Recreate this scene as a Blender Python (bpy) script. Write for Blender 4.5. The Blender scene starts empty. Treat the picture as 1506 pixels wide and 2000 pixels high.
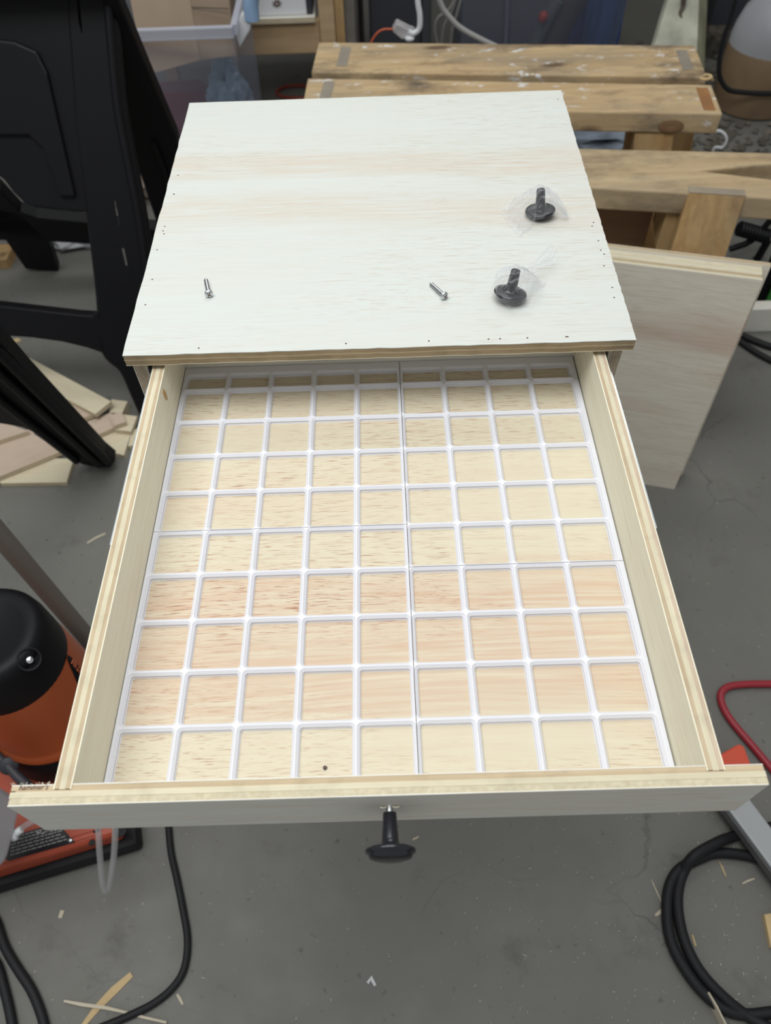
import bpy, bmesh, math, random
from mathutils import Vector, Matrix, noise as mnoise
random.seed(11)
SC = bpy.context.scene
COL = SC.collection
# ---------------------------------------------------------------- camera
CAM = Vector((0.00675, -0.57125, 1.34807)); FPX = 1461.48
R0 = Vector((0.9995159, -0.02154273, -0.02244717))
R1 = Vector((-0.03065958, -0.80463178, -0.59298203))
R2 = Vector((-0.00528725, 0.59338319, -0.80490275))
cd = bpy.data.cameras.new('camera'); cam = bpy.data.objects.new('camera', cd); COL.objects.link(cam)
cd.sensor_fit = 'VERTICAL'; cd.sensor_height = 36; cd.lens = 36 * FPX / 2000
cd.clip_start = 0.02
cam.matrix_world = Matrix(((R0.x, -R1.x, -R2.x, CAM.x), (R0.y, -R1.y, -R2.y, CAM.y), (R0.z, -R1.z, -R2.z, CAM.z), (0, 0, 0, 1)))
cd.dof.use_dof = True; cd.dof.focus_distance = 0.66; cd.dof.aperture_fstop = 8.0
SC.camera = cam
# ---------------------------------------------------------------- world and light
w = bpy.data.worlds.new('world'); SC.world = w; w.use_nodes = True
w.node_tree.nodes['Background'].inputs[0].default_value = (0.91, 0.94, 0.94, 1)
w.node_tree.nodes['Background'].inputs[1].default_value = 0.40
def area(name, loc, size, energy, col, rot=(0, 0, 0)):
    l = bpy.data.lights.new(name, 'AREA'); l.shape = 'RECTANGLE'; l.size, l.size_y = size
    l.energy = energy; l.color = col
    o = bpy.data.objects.new(name, l); o.location = loc; o.rotation_euler = rot; COL.objects.link(o); return o
area('ceiling_light', (-0.45, -0.25, 2.65), (2.0, 1.1), 42, (0.975, 1.0, 0.985))
area('ceiling_light', (0.1, 1.5, 2.65), (1.6, 0.6), 16, (0.985, 1.0, 0.975))
SC.view_settings.view_transform = 'Standard'; SC.view_settings.look = 'None'
SC.view_settings.exposure = 0.0; SC.view_settings.gamma = 1.0; SC.view_settings.use_curve_mapping = False
# ---------------------------------------------------------------- helpers: a sight line of the photograph met with a real plane
def ray(u, v): return R0 * ((u - 753) / FPX) + R1 * ((v - 1000) / FPX) + R2
def onz(u, v, z): d = ray(u, v); return CAM + d * ((z - CAM.z) / d.z)
def ony(u, v, y): d = ray(u, v); return CAM + d * ((y - CAM.y) / d.y)
def onpl(u, v, P, n): d = ray(u, v); return CAM + d * ((Vector(P) - CAM).dot(Vector(n)) / d.dot(Vector(n)))

class MB:
    def __init__(s): s.v = []; s.f = []; s.m = []; s.sm = []
    def add(s, vs, fs, mi=0, smooth=False):
        b = len(s.v); s.v += [Vector(x) for x in vs]
        for f in fs: s.f.append([b + i for i in f]); s.m.append(mi); s.sm.append(smooth)
        return s
    def hexa(s, p, mi=0):   # p: 4 bottom ccw + 4 top
        return s.add(p, [(3, 2, 1, 0), (4, 5, 6, 7), (0, 1, 5, 4), (1, 2, 6, 5), (2, 3, 7, 6), (3, 0, 4, 7)], mi)
    def box(s, a, b, mi=0):
        x0, y0, z0 = a; x1, y1, z1 = b
        return s.hexa([(x0, y0, z0), (x1, y0, z0), (x1, y1, z0), (x0, y1, z0), (x0, y0, z1), (x1, y0, z1), (x1, y1, z1), (x0, y1, z1)], mi)
    def prism(s, pts, off, mi=0):
        n = len(pts); off = Vector(off); pts = [Vector(p) for p in pts]
        nrm = Vector((0, 0, 0))
        for i in range(n): nrm += pts[i].cross(pts[(i + 1) % n])
        if nrm.dot(off) < 0: pts = pts[::-1]
        return s.add(pts + [p + off for p in pts], [tuple(range(n))[::-1], tuple(range(n, 2 * n))] + [(i, (i + 1) % n, n + (i + 1) % n, n + i) for i in range(n)], mi)
    def tube(s, pts, r, n=12, mi=0, sub=6, caps=True, smooth=True, rfun=None):
        pts = [Vector(p) for p in pts]
        if sub > 1 and len(pts) > 2: pts = catmull(pts, sub)
        vs = []; fs = []; T0 = None; prev = None
        for i, p in enumerate(pts):
            t = (pts[min(i + 1, len(pts) - 1)] - pts[max(i - 1, 0)]).normalized()
            if prev is None:
                a = t.cross(Vector((0, 0, 1)))
                if a.length < 1e-3: a = t.cross(Vector((1, 0, 0)))
                a.normalize()
            else: a = (prev - t * prev.dot(t)).normalized()
            prev = a; b = t.cross(a)
            rr = r if rfun is None else r * rfun(i / (len(pts) - 1))
            for k in range(n):
                q = 2 * math.pi * k / n; vs.append(p + a * (rr * math.cos(q)) + b * (rr * math.sin(q)))
        for i in range(len(pts) - 1):
            for k in range(n):
                fs.append((i * n + k, i * n + (k + 1) % n, (i + 1) * n + (k + 1) % n, (i + 1) * n + k))
        s.add(vs, fs, mi, smooth)
        if caps:
            m = (len(pts) - 1) * n
            s.add(vs[:n], [tuple(range(n))[::-1]], mi); s.add(vs[m:], [tuple(range(n))], mi)
        return s
    def lathe(s, prof, M=None, n=40, mi=0, smooth=True):
        M = M or Matrix(); vs = []; fs = []
        for r, z in prof:
            for k in range(n):
                q = 2 * math.pi * k / n; vs.append(M @ Vector((r * math.cos(q), r * math.sin(q), z)))
        for i in range(len(prof) - 1):
            for k in range(n): fs.append((i * n + k, i * n + (k + 1) % n, (i + 1) * n + (k + 1) % n, (i + 1) * n + k))
        s.add(vs, fs, mi, smooth)
        if prof[0][0] > 1e-5: s.add(vs[:n], [tuple(range(n))[::-1]], mi)
        if prof[-1][0] > 1e-5: s.add(vs[-n:], [tuple(range(n))], mi)
        return s
    def build(s, name, mats, parent=None, base=None, bevel=0, seg=2, M=None):
        me = bpy.data.meshes.new(name)
        org = Vector((0, 0, 0))
        if M is not None: Mi = M.inverted(); vs = [Mi @ x for x in s.v]
        else:
            if parent is not None: org = parent.matrix_basis.translation if parent.parent is None else parent.parent.matrix_basis.translation
            elif base is not None: org = Vector(base)
            vs = [x - org for x in s.v]
        me.from_pydata(vs, [], s.f); me.update()
        for mt in (mats if isinstance(mats, (list, tuple)) else [mats]): me.materials.append(mt)
        me.polygons.foreach_set('material_index', s.m); me.polygons.foreach_set('use_smooth', s.sm)
        o = bpy.data.objects.new(name, me); COL.objects.link(o)
        if parent is not None: o.parent = parent
        if M is not None: o.matrix_basis = M
        elif parent is None: o.location = org
        if bevel:
            b = o.modifiers.new('bevel', 'BEVEL'); b.width = bevel; b.segments = seg; b.limit_method = 'ANGLE'; b.angle_limit = math.radians(50)
        return o
def catmull(P, sub):
    out = []
    Q = [P[0] * 2 - P[1]] + P + [P[-1] * 2 - P[-2]]
    for i in range(1, len(Q) - 2):
        a, b, c, d = Q[i - 1:i + 3]
        for k in range(sub):
            t = k / sub
            out.append(0.5 * ((2 * b) + (c - a) * t + (2 * a - 5 * b + 4 * c - d) * t * t + (3 * b - a - 3 * c + d) * t ** 3))
    return out + [P[-1]]
def tag(o, label=None, cat=None, group=None, kind=None):
    if label: o['label'] = label
    if cat: o['category'] = cat
    if group: o['group'] = group
    if kind: o['kind'] = kind
    return o
def thing(name, loc, label, cat, group=None):
    o = bpy.data.objects.new(name, None); o.location = loc; o.empty_display_size = 0.05; COL.objects.link(o)
    return tag(o, label, cat, group)
def copy_tree(o, parent=None):
    c = o.copy(); COL.objects.link(c)
    if parent: c.parent = parent
    for ch in list(o.children): copy_tree(ch, c)
    return c
def axis_matrix(p, d):  # local z along d
    d = Vector(d).normalized(); return Matrix.Translation(Vector(p)) @ d.to_track_quat('Z', 'Y').to_matrix().to_4x4()
# ---------------------------------------------------------------- materials
class NT:
    def __init__(s, name):
        s.mat = bpy.data.materials.new(name); s.mat.use_nodes = True; s.t = s.mat.node_tree
        s.b = s.t.nodes['Principled BSDF']; s.out = s.t.nodes['Material Output']
    def n(s, typ, ins=None, **kw):
        x = s.t.nodes.new(typ)
        for k, v in kw.items(): setattr(x, k, v)
        for k, v in (ins or {}).items(): s.set(x.inputs[k], v)
        return x
    def set(s, sock, v):
        if isinstance(v, bpy.types.NodeSocket): s.t.links.new(v, sock)
        else: sock.default_value = v if not (isinstance(v, tuple) and len(v) == 3 and sock.type == 'RGBA') else (*v, 1)
    def obj(s):
        return s.n('ShaderNodeTexCoord').outputs['Object']
    def noise(s, vec, scale, detail=4, rough=.55, dist=0.0):
        return s.n('ShaderNodeTexNoise', {'Vector': vec, 'Scale': scale, 'Detail': detail, 'Roughness': rough, 'Distortion': dist}).outputs['Fac']
    def stretch(s, vec, sc, off=(0, 0, 0)):
        return s.n('ShaderNodeMapping', {'Vector': vec, 'Scale': sc, 'Location': off}).outputs['Vector']
    def ramp(s, fac, lo, hi):
        return s.n('ShaderNodeMapRange', {'Value': fac, 'From Min': lo, 'From Max': hi}).outputs['Result']
    def mix(s, fac, a, b, mode='MIX'):
        x = s.n('ShaderNodeMix', data_type='RGBA', blend_type=mode)
        s.set(x.inputs['Factor'], fac); s.set(x.inputs['A'], a); s.set(x.inputs['B'], b); return x.outputs['Result']
    def math(s, op, a, b=0.0):
        x = s.n('ShaderNodeMath', operation=op); s.set(x.inputs[0], a); s.set(x.inputs[1], b); return x.outputs[0]
    def bump(s, h, strength=.2, dist=.001):
        s.set(s.b.inputs['Normal'], s.n('ShaderNodeBump', {'Height': h, 'Strength': strength, 'Distance': dist}).outputs['Normal'])
def plain(name, col, rough=.5, metal=0.0, bump=0.0, bscale=300, spec=None, var=0.0):
    t = NT(name); t.set(t.b.inputs['Roughness'], rough); t.set(t.b.inputs['Metallic'], metal)
    if spec is not None: t.set(t.b.inputs['Specular IOR Level'], spec)
    n = t.noise(t.obj(), bscale, 3)
    if var: t.set(t.b.inputs['Base Color'], t.mix(t.ramp(t.noise(t.obj(), 9, 5), .3, .7), tuple(c * (1 - var) for c in col), tuple(min(1, c * (1 + var)) for c in col)))
    else: t.set(t.b.inputs['Base Color'], col)
    if bump: t.bump(n, bump, .0006)
    return t.mat
def veneer(name, base, tint, pore, axis=0, tint_amt=.5, pore_amt=.5, off=(0, 0, 0), bands=None, rough=.62, fine_amt=.42, pf=(26, 620)):
    t = NT(name); o = t.obj()
    def st(a, b): return tuple(a if i == axis else b for i in range(3))
    warp = t.n('ShaderNodeTexNoise', {'Vector': t.stretch(o, st(2.0, 7.0), off), 'Scale': 1.0, 'Detail': 2.0}).outputs['Color']
    wv = t.n('ShaderNodeVectorMath', {0: warp, 1: (.035, .035, .035)}, operation='MULTIPLY').outputs[0]
    ov = t.n('ShaderNodeVectorMath', {0: o, 1: wv}, operation='ADD').outputs[0]
    broad = t.noise(t.stretch(ov, st(1.6, 13), off), 1.0, 3)
    fine = t.noise(t.stretch(ov, st(9, 330), off), 1.0, 4)
    por = t.noise(t.stretch(ov, st(*pf), off), 1.0, 2)
    col = t.mix(t.math('MULTIPLY', t.ramp(broad, .45, .75), tint_amt), base, tint)
    if bands:
        sep = t.n('ShaderNodeSeparateXYZ', {0: ov}).outputs[1 if axis == 0 else 0]
        for c, hw, amt in bands:
            d = t.math('ABSOLUTE', t.math('SUBTRACT', t.math('ADD', sep, t.math('MULTIPLY', t.math('SUBTRACT', broad, .5), .12)), c))
            k = t.math('MULTIPLY', t.ramp(d, hw, hw * .25), amt)
            k = t.math('MULTIPLY', k, t.ramp(fine, .25, .6))
            col = t.mix(k, col, tint)
    col = t.mix(t.math('MULTIPLY', t.ramp(fine, .45, .75), fine_amt), col, tint)
    col = t.mix(t.math('MULTIPLY', t.ramp(fine, .46, .30), fine_amt * .8), col, tuple(min(1, c_ * 1.10) for c_ in base))
    pk = t.math('MULTIPLY', t.math('MULTIPLY', t.ramp(por, .57, .68), t.ramp(t.noise(t.stretch(o, st(3, 9), off), 1.0, 2), .34, .56)), pore_amt)
    col = t.mix(pk, col, pore)
    t.set(t.b.inputs['Base Color'], col); t.set(t.b.inputs['Roughness'], rough); t.set(t.b.inputs['Specular IOR Level'], .3)
    t.bump(fine, .12, .0005)
    return t.mat
def edgeply(name, a, b, axis=0):
    t = NT(name); o = t.obj()
    sc = tuple(14 if i == axis else 260 for i in range(3))
    n1 = t.noise(t.stretch(o, sc), 1.0, 4); n2 = t.noise(t.stretch(o, (60, 60, 60)), 1.0, 4)
    c = t.mix(t.ramp(n1, .35, .7), a, b); c = t.mix(t.math('MULTIPLY', t.ramp(n2, .5, .7), .35), c, tuple(x * .72 for x in a))
    t.set(t.b.inputs['Base Color'], c); t.set(t.b.inputs['Roughness'], .8); t.set(t.b.inputs['Specular IOR Level'], .2)
    t.bump(n1, .5, .0008); return t.mat
def pine(name, base, dark, axis=0, dirt=.6, paint=0.0):
    t = NT(name); rn = t.n('ShaderNodeObjectInfo').outputs['Random']
    o = t.n('ShaderNodeVectorMath', {0: t.obj(), 1: t.n('ShaderNodeCombineXYZ', {0: t.math('MULTIPLY', rn, 7.0), 1: t.math('MULTIPLY', rn, 13.0), 2: 0.0}).outputs[0]}, operation='ADD').outputs[0]
    def st(a, b): return tuple(a if i == axis else b for i in range(3))
    g = t.noise(t.stretch(o, st(1.4, 34)), 1.0, 5, .6, .6); f = t.noise(t.stretch(o, st(6, 190)), 1.0, 4)
    col = t.mix(t.ramp(g, .4, .68), base, dark); col = t.mix(t.math('MULTIPLY', t.ramp(f, .5, .8), .35), col, dark)
    st1 = t.noise(t.stretch(o, st(5, 11)), 1.0, 6, .65)
    col = t.mix(t.math('MULTIPLY', t.ramp(st1, .50, .70), dirt), col, (.075, .06, .05))
    col = t.mix(t.math('MULTIPLY', t.ramp(t.noise(t.stretch(o, st(2.2, 8), (9, 4, 0)), 1.0, 7, .7), .44, .66), dirt * .75), col, (.23, .195, .15))
    kn = t.n('ShaderNodeTexVoronoi', {'Vector': t.stretch(o, st(3.3, 9)), 'Scale': 1.0}).outputs['Distance']
    col = t.mix(t.math('MULTIPLY', t.ramp(kn, .14, .07), .8), col, (.09, .05, .03))
    if paint:
        p = t.noise(t.stretch(o, st(19, 38), (3, 1, 2)), 1.0, 5, .65)
        p2 = t.noise(t.stretch(o, st(3, 6), (7, 1, 2)), 1.0, 2)
        k = t.math('MULTIPLY', t.math('MULTIPLY', t.ramp(p, .585, .63), t.ramp(p2, .47, .58)), paint)
        col = t.mix(k, col, (.75, .76, .78))
    t.set(t.b.inputs['Base Color'], col); t.set(t.b.inputs['Roughness'], .75); t.set(t.b.inputs['Specular IOR Level'], .25)
    t.bump(f, .35, .001); return t.mat
def film(name, col, alpha, rough=.12, gloss=1.0, k=.55):
    t = NT(name)
    tr = t.n('ShaderNodeBsdfTransparent', {'Color': (.97, .97, .98)})
    t.set(t.b.inputs['Base Color'], col); t.set(t.b.inputs['Roughness'], rough); t.set(t.b.inputs['Specular IOR Level'], .5 * gloss)
    fr = t.n('ShaderNodeLayerWeight', {'Blend': .35}).outputs['Facing']
    k = t.math('ADD', t.math('MULTIPLY', fr, k), alpha)
    mx = t.n('ShaderNodeMixShader', {0: k, 1: tr.outputs[0], 2: t.b.outputs[0]})
    t.set(t.out.inputs['Surface'], mx.outputs[0]); return t.mat
BASE = (.80, .74, .60)
M = {}
M['top_face'] = veneer('birch_top', (.545, .565, .54), (.53, .465, .39), (.38, .28, .18), 0, .22, .5, (3, 1, 0), bands=[(.122, .030, .75), (.028, .040, .7)], fine_amt=.2, pf=(30, 900))
M['floor_face'] = veneer('birch_drawer_floor', (.585, .525, .40), (.53, .365, .26), (.30, .13, .07), 0, .25, .85, (1, 5, 0), bands=[(-.412, .032, .8), (-.455, .034, .7), (-.49, .03, .6)], fine_amt=.22, pf=(52, 1500))
M['face_x'] = veneer('birch_face_lengthwise', (.71, .70, .65), (.62, .50, .36), (.40, .28, .18), 0, .25, .3, (0, 2, 4))
M['face_y'] = veneer('birch_face_deep', (.80, .765, .62), (.72, .61, .45), (.42, .28, .16), 1, .25, .2, (2, 2, 4))
M['face_z'] = veneer('birch_face_upright', (.72, .66, .52), (.66, .53, .38), (.42, .28, .16), 2, .25, .2, (2, 2, 4))
M['scrap'] = veneer('scrap_pale_face', (.66, .60, .44), (.58, .46, .32), (.36, .25, .16), 0, .4, .2, (5, 2, 4))
M['scrap_pink'] = veneer('scrap_pink_face', (.54, .43, .34), (.46, .33, .25), (.30, .2, .14), 0, .4, .3, (1, 7, 4))
M['lean_face'] = veneer('leaning_panel_face', (.70, .65, .555), (.50, .355, .27), (.34, .22, .16), 0, .9, .4, (4, 4, 1))
M['ply_brown'] = edgeply('ply_brown', (.30, .23, .14), (.40, .31, .20), 0)
M['ply_mid'] = edgeply('ply_mid', (.40, .315, .20), (.47, .38, .25), 0)
M['ply_tan'] = edgeply('ply_tan', (.44, .345, .225), (.54, .43, .29), 0)
M['ply_tan_y'] = edgeply('ply_tan_deep', (.42, .33, .22), (.52, .42, .29), 1)
M['ply_pale'] = edgeply('ply_pale', (.55, .49, .36), (.64, .58, .43), 0)
M['ply_pale_y'] = edgeply('ply_pale_deep', (.55, .49, .36), (.64, .58, .43), 1)
M['ply_grey'] = edgeply('ply_grey', (.46, .36, .27), (.55, .45, .34), 1)
M['ply_skin'] = plain('ply_skin', (.74, .71, .54), .7)
M['grid'] = plain('white_printed_plastic', (.69, .69, .745), .38, bump=.05, bscale=900)
M['black'] = plain('black_plastic', (.0045, .0045, .006), .5, bump=.25, bscale=700, spec=.22)
M['black_gloss'] = plain('black_gloss_plastic', (.010, .010, .013), .22)
M['black_soft'] = plain('black_rubber', (.010, .010, .012), .6, bump=.2, spec=.3)
M['knob'] = plain('knob_black_lacquer', (.010, .010, .014), .2)
M['zinc'] = plain('zinc_steel', (.62, .64, .66), .28, 1.0)
M['steel_grey'] = plain('grey_painted_steel', (.36, .37, .38), .4, .0)
M['steel_dark'] = plain('dark_steel_edge', (.10, .10, .10), .5)
M['slide'] = plain('drawer_slide_steel', (.72, .76, .80), .3, 1.0)
M['orange'] = plain('orange_plastic', (.42, .085, .022), .35, bump=.06, bscale=900)
M['orange_base'] = plain('orange_red_base', (.36, .055, .022), .42, bump=.06, bscale=600)
M['red_hose'] = plain('red_rubber', (.30, .018, .03), .45)
M['orange_block'] = plain('orange_red_plastic', (.62, .08, .04), .45)
M['blue'] = plain('blue_plastic', (.05, .11, .30), .4)
M['lightblue'] = plain('light_blue_plastic', (.28, .42, .62), .4)
M['white'] = plain('white_plastic', (.70, .71, .74), .35)
M['white_dirty'] = plain('flaking_white_paint', (.46, .46, .37), .6, var=.35, bump=.2, bscale=60)
M['grey_pipe'] = plain('brown_grey_tube', (.135, .115, .10), .45)
M['cardboard'] = plain('cardboard', (.40, .30, .22), .8, bump=.1, bscale=120, var=.06)
M['maroon'] = plain('maroon_fabric', (.13, .018, .03), .8, bump=.3, bscale=250)
M['dark_case'] = plain('dark_grey_plastic', (.035, .036, .045), .55, bump=.1)
M['dark_wood'] = plain('dark_stained_wood', (.10, .08, .06), .7, var=.3)
M['cable_grey'] = plain('grey_cable', (.34, .33, .32), .5)
M['orange_wire'] = plain('orange_wire', (.45, .09, .04), .5)
M['red_wire'] = plain('red_wire', (.30, .05, .03), .5)
M['green'] = plain('green_plastic', (.05, .30, .05), .45)
M['amber'] = plain('amber_liquid', (.16, .095, .05), .25)
M['shaving'] = plain('pale_wood_shaving', (.50, .44, .34), .8)
M['dust'] = plain('grey_white_sawdust', (.40, .38, .33), .85)
M['shaving_b'] = plain('tan_wood_splinter', (.52, .38, .20), .8, var=.2)
M['rock'] = plain('grey_rubble', (.12, .105, .085), .9, bump=.5, bscale=60, var=.55)
M['print_grey'] = plain('grey_print', (.22, .22, .22), .6)
M['print_white'] = plain('white_print', (.55, .55, .55), .6)
M['orange_print'] = plain('orange_print', (.45, .11, .05), .6)
M['ink'] = plain('pencil_mark', (.10, .05, .04), .7)
M['glue'] = plain('dried_glue', (.50, .30, .12), .3)
M['pine'] = pine('worn_pine', (.55, .41, .24), (.44, .30, .16), 0, .9, .95)
M['pine_b'] = pine('pine_bench_top', (.50, .38, .23), (.39, .275, .155), 0, .6, .0)
M['pine_z'] = pine('pine_upright', (.45, .30, .14), (.34, .20, .085), 2, .3, 0)
M['pine_clean'] = pine('pine_shelf_rail', (.50, .36, .22), (.42, .28, .15), 0, .15, 0)
M['pine_end'] = plain('pine_end_grain', (.30, .25, .19), .85, var=.25, bump=.3, bscale=90)
M['tenon_grey'] = plain('tenon_end_grey', (.27, .235, .19), .85, var=.2, bump=.3, bscale=90)
M['tenon_brown'] = plain('tenon_end_brown', (.30, .14, .05), .8, var=.25, bump=.3, bscale=90)
M['bag'] = film('clear_bag_film', (.82, .84, .86), .04, .07, k=.42)
M['tube'] = film('clear_vinyl_tube', (.55, .55, .54), .10, .12, k=.5)
M['tote'] = film('clear_tote_wall', (.40, .43, .52), .10, .2, k=.25)
M['tote_rim'] = film('clear_tote_rim', (.55, .57, .66), .50, .3)
M['tote_grey'] = film('grey_translucent_wall', (.11, .125, .17), .26, .35, k=.12)
M['jug'] = film('milky_jug_wall', (.42, .43, .46), .72, .35)
M['tank'] = film('milky_tank', (.50, .50, .53), .85, .35)
# concrete
t = NT('painted_concrete'); o_ = t.obj()
c = t.mix(t.ramp(t.noise(o_, 1.6, 5), .3, .7), (.132, .128, .116), (.185, .180, .165))
c = t.mix(t.math('MULTIPLY', t.ramp(t.noise(o_, 6, 6, .7), .58, .74), .55), c, (.075, .070, .063))
c = t.mix(t.math('MULTIPLY', t.ramp(t.noise(o_, 55, 3), .66, .72), .5), c, (.06, .055, .05))
c = t.mix(t.math('MULTIPLY', t.ramp(t.noise(o_, 120, 2), .70, .76), .6), c, (.36, .34, .30))
cr = t.n('ShaderNodeTexVoronoi', {'Vector': t.n('ShaderNodeVectorMath', {0: o_, 1: t.n('ShaderNodeVectorMath', {0: t.n('ShaderNodeTexNoise', {'Vector': o_, 'Scale': 7.0, 'Detail': 4.0}).outputs['Color'], 1: (.12, .12, .12)}, operation='MULTIPLY').outputs[0]}, operation='ADD').outputs[0], 'Scale': 1.1}, feature='DISTANCE_TO_EDGE').outputs['Distance']
c = t.mix(t.math('MULTIPLY', t.ramp(cr, .0025, .0008), t.math('MULTIPLY', t.ramp(t.noise(o_, 3, 2), .45, .6), .35)), c, (.06, .055, .05))
t.set(t.b.inputs['Base Color'], c); t.set(t.b.inputs['Roughness'], t.ramp(t.noise(o_, 12, 4), -.6, 1.2)); t.set(t.b.inputs['Specular IOR Level'], .3)
t.bump(t.noise(o_, 40, 5), .25, .002); M['concrete'] = t.mat
t = NT('rough_stone_wall'); o_ = t.obj()
c = t.mix(t.ramp(t.noise(o_, 7, 8, .7), .4, .62), (.018, .016, .014), (.16, .14, .11))
t.set(t.b.inputs['Base Color'], c); t.set(t.b.inputs['Roughness'], .95); t.bump(t.noise(o_, 14, 8), 1.0, .03); M['stone'] = t.mat

# ---------------------------------------------------------------- setting
o = MB().box((-3.2, -2.2, -.1), (3.2, 3.45, 0)).build('floor', M['concrete']); tag(o, 'grey painted concrete floor with stains and fine cracks', None, None, 'structure')
o = MB().box((-3.2, 3.45, -.1), (3.2, 3.6, 2.3)).build('wall_back', M['stone']); tag(o, 'dark rough stone basement wall', None, None, 'structure')

# ---------------------------------------------------------------- plywood boards built ply by ply
def plyboard(name, pts, nrm, layers, mats, parent=None, Mloc=None, base=None, label=None):
    """pts: outline of the first face (world), nrm: unit vector through the thickness; layers: (thickness, material index, inset)"""
    b = MB(); nrm = Vector(nrm); cen = sum((Vector(p) for p in pts), Vector()) / len(pts); d = 0
    for th, mi, ins in layers:
        q = [Vector(p) + (cen - Vector(p)).normalized() * ins + nrm * d for p in pts]
        b.prism(q, nrm * th, mi); d += th
    o = b.build(name, mats, parent, base, M=Mloc)
    if label: o['label'] = label
    return o
def rect(x0, y0, x1, y1, z): return [Vector((x0, y0, z)), Vector((x1, y0, z)), Vector((x1, y1, z)), Vector((x0, y1, z))]
L5 = [(.0007, 0, 0), (.0033, 1, .0003), (.0036, 2, 0), (.0033, 1, .0003), (.0007, 0, 0)]
ZG = 0.84            # top of the printed grid
ZF = ZG - .0047      # drawer floor
ZS = .888            # top of drawer sides
# --- cabinet
cab = thing('plywood_cabinet', (0, .14, .735), 'pale plywood cabinet with a flat top holding two screws and two bagged knobs', 'cabinet')
ZT = .905
c4 = [onz(u, v, ZT) for u, v in ((370, 201), (1096, 176), (1243, 664), (239, 695))]
# slightly ragged saw-cut outline along the right edge
def edge_pts(a, b, n, amp):
    d = (b - a); nn = Vector((d.y, -d.x, 0)).normalized(); out = []
    for i in range(n): out.append(a + d * (i / n) + nn * (random.uniform(-amp, amp) if i else 0))
    return out
out = edge_pts(c4[0], c4[1], 14, .0003) + edge_pts(c4[1], c4[2], 90, .0004) + edge_pts(c4[2], c4[3], 40, .0004) + edge_pts(c4[3], c4[0], 30, .0005)
plyboard('top_panel', out, (0, 0, -1), [(.0007, 0, 0), (.0045, 1, .0003), (.0016, 2, 0), (.0045, 1, .0003), (.0007, 3, 0)], [M['top_face'], M['ply_brown'], M['ply_mid'], M['ply_pale']], cab)
for s, nm in ((-1, 'side_panel'), (1, 'side_panel')):
    x0 = s * .2085 + (.0005 if s > 0 else 0)
    plyboard(nm, [(x0, -.060, .735), (x0, .335, .735), (x0, .335, .892), (x0, -.060, .892)], (s, 0, 0), [(.0007, 0, 0), (.0035, 1, .0003), (.0036, 2, 0), (.0035, 1, .0003), (.0007, 0, 0)], [M['face_y'], M['ply_grey'], M['ply_tan_y']], cab)
plyboard('bottom_panel', rect(-.208, -.055, .2085, .335, .747), (0, 0, -1), L5, [M['face_x'], M['ply_tan'], M['ply_pale']], cab)
plyboard('back_panel', [(-.208, .324, .747), (.2085, .324, .747), (.2085, .324, .892), (-.208, .324, .892)], (0, 1, 0), L5, [M['face_x'], M['ply_tan'], M['ply_pale']], cab)
for s in (-1, 1):
    b = MB(); b.box((min(s * .2060, s * .2083), -.058, .845), (max(s * .2060, s * .2083), .30, .882)); b.build('slide_rail', M['dark_case'], cab)
b = MB()   # brad holes along the edges of the top
for i in range(26):
    k = random.random(); e = i % 3
    if e == 0: p = c4[1].lerp(c4[2], .04 + .92 * k) + Vector((-.006 - .004 * random.random(), 0, 0))
    elif e == 1: p = c4[0].lerp(c4[3], .04 + .92 * k) + Vector((.006 + .004 * random.random(), 0, 0))
    else: p = c4[2].lerp(c4[3], .06 + .88 * k) + Vector((0, .007, 0))
    b.lathe([(.0009, ZT - .0002), (.0009, ZT + .00012), (0, ZT + .00012)], Matrix.Translation((p.x, p.y, 0)), 6)
tag(b.build('brad_hole', M['ink'], cab), kind='stuff')
# --- drawer
XL, XR = -.1912, .1935
drw = bpy.data.objects.new('drawer', None); COL.objects.link(drw); drw.parent = cab; drw['label'] = 'open plywood drawer lined with white grid panels, black front knob'
plyboard('bottom_panel', rect(XL - .002, -.432, XR + .002, .0005, ZF), (0, 0, -1), [(.0008, 0, 0), (.0042, 1, 0), (.0008, 0, 0)], [M['floor_face'], M['ply_tan']], drw)
for s, x0 in ((-1, XL), (1, XR)):
    pts = [Vector((x0, -.4332, .8294)), Vector((x0, .0005, .8294)), Vector((x0, .0005, ZS)), Vector((x0, -.4332, ZS))]
    plyboard('side_panel', pts, (s, 0, 0), [(.0007, 0, 0), (.0030, 1, .0003), (.0036, 2, 0), (.0030, 1 if s < 0 else 3, .0003), (.0007, 0, 0)], [M['face_y'], M['ply_tan_y'], M['ply_pale_y'], M['ply_grey']], drw)
    b = MB()
    xs = x0 + s * .0112
    b.box((min(xs, xs + s * .0016), -.252, .842), (max(xs, xs + s * .0016), -.01, .884))
    b.box((min(xs, xs + s * .0026), -.252, .842), (max(xs, xs + s * .0026), -.01, .8445)); b.box((min(xs, xs + s * .0026), -.252, .8815), (max(xs, xs + s * .0026), -.01, .884))
    tag(b.build('drawer_slide', M['slide'], drw), 'bright steel drawer slide strip')
plyboard('back_panel', [(XL, -.0115, .8354), (XR, -.0115, .8354), (XR, -.0115, .880), (XL, -.0115, .880)], (0, 1, 0), L5, [M['face_x'], M['ply_tan'], M['ply_pale']], drw)
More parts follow.
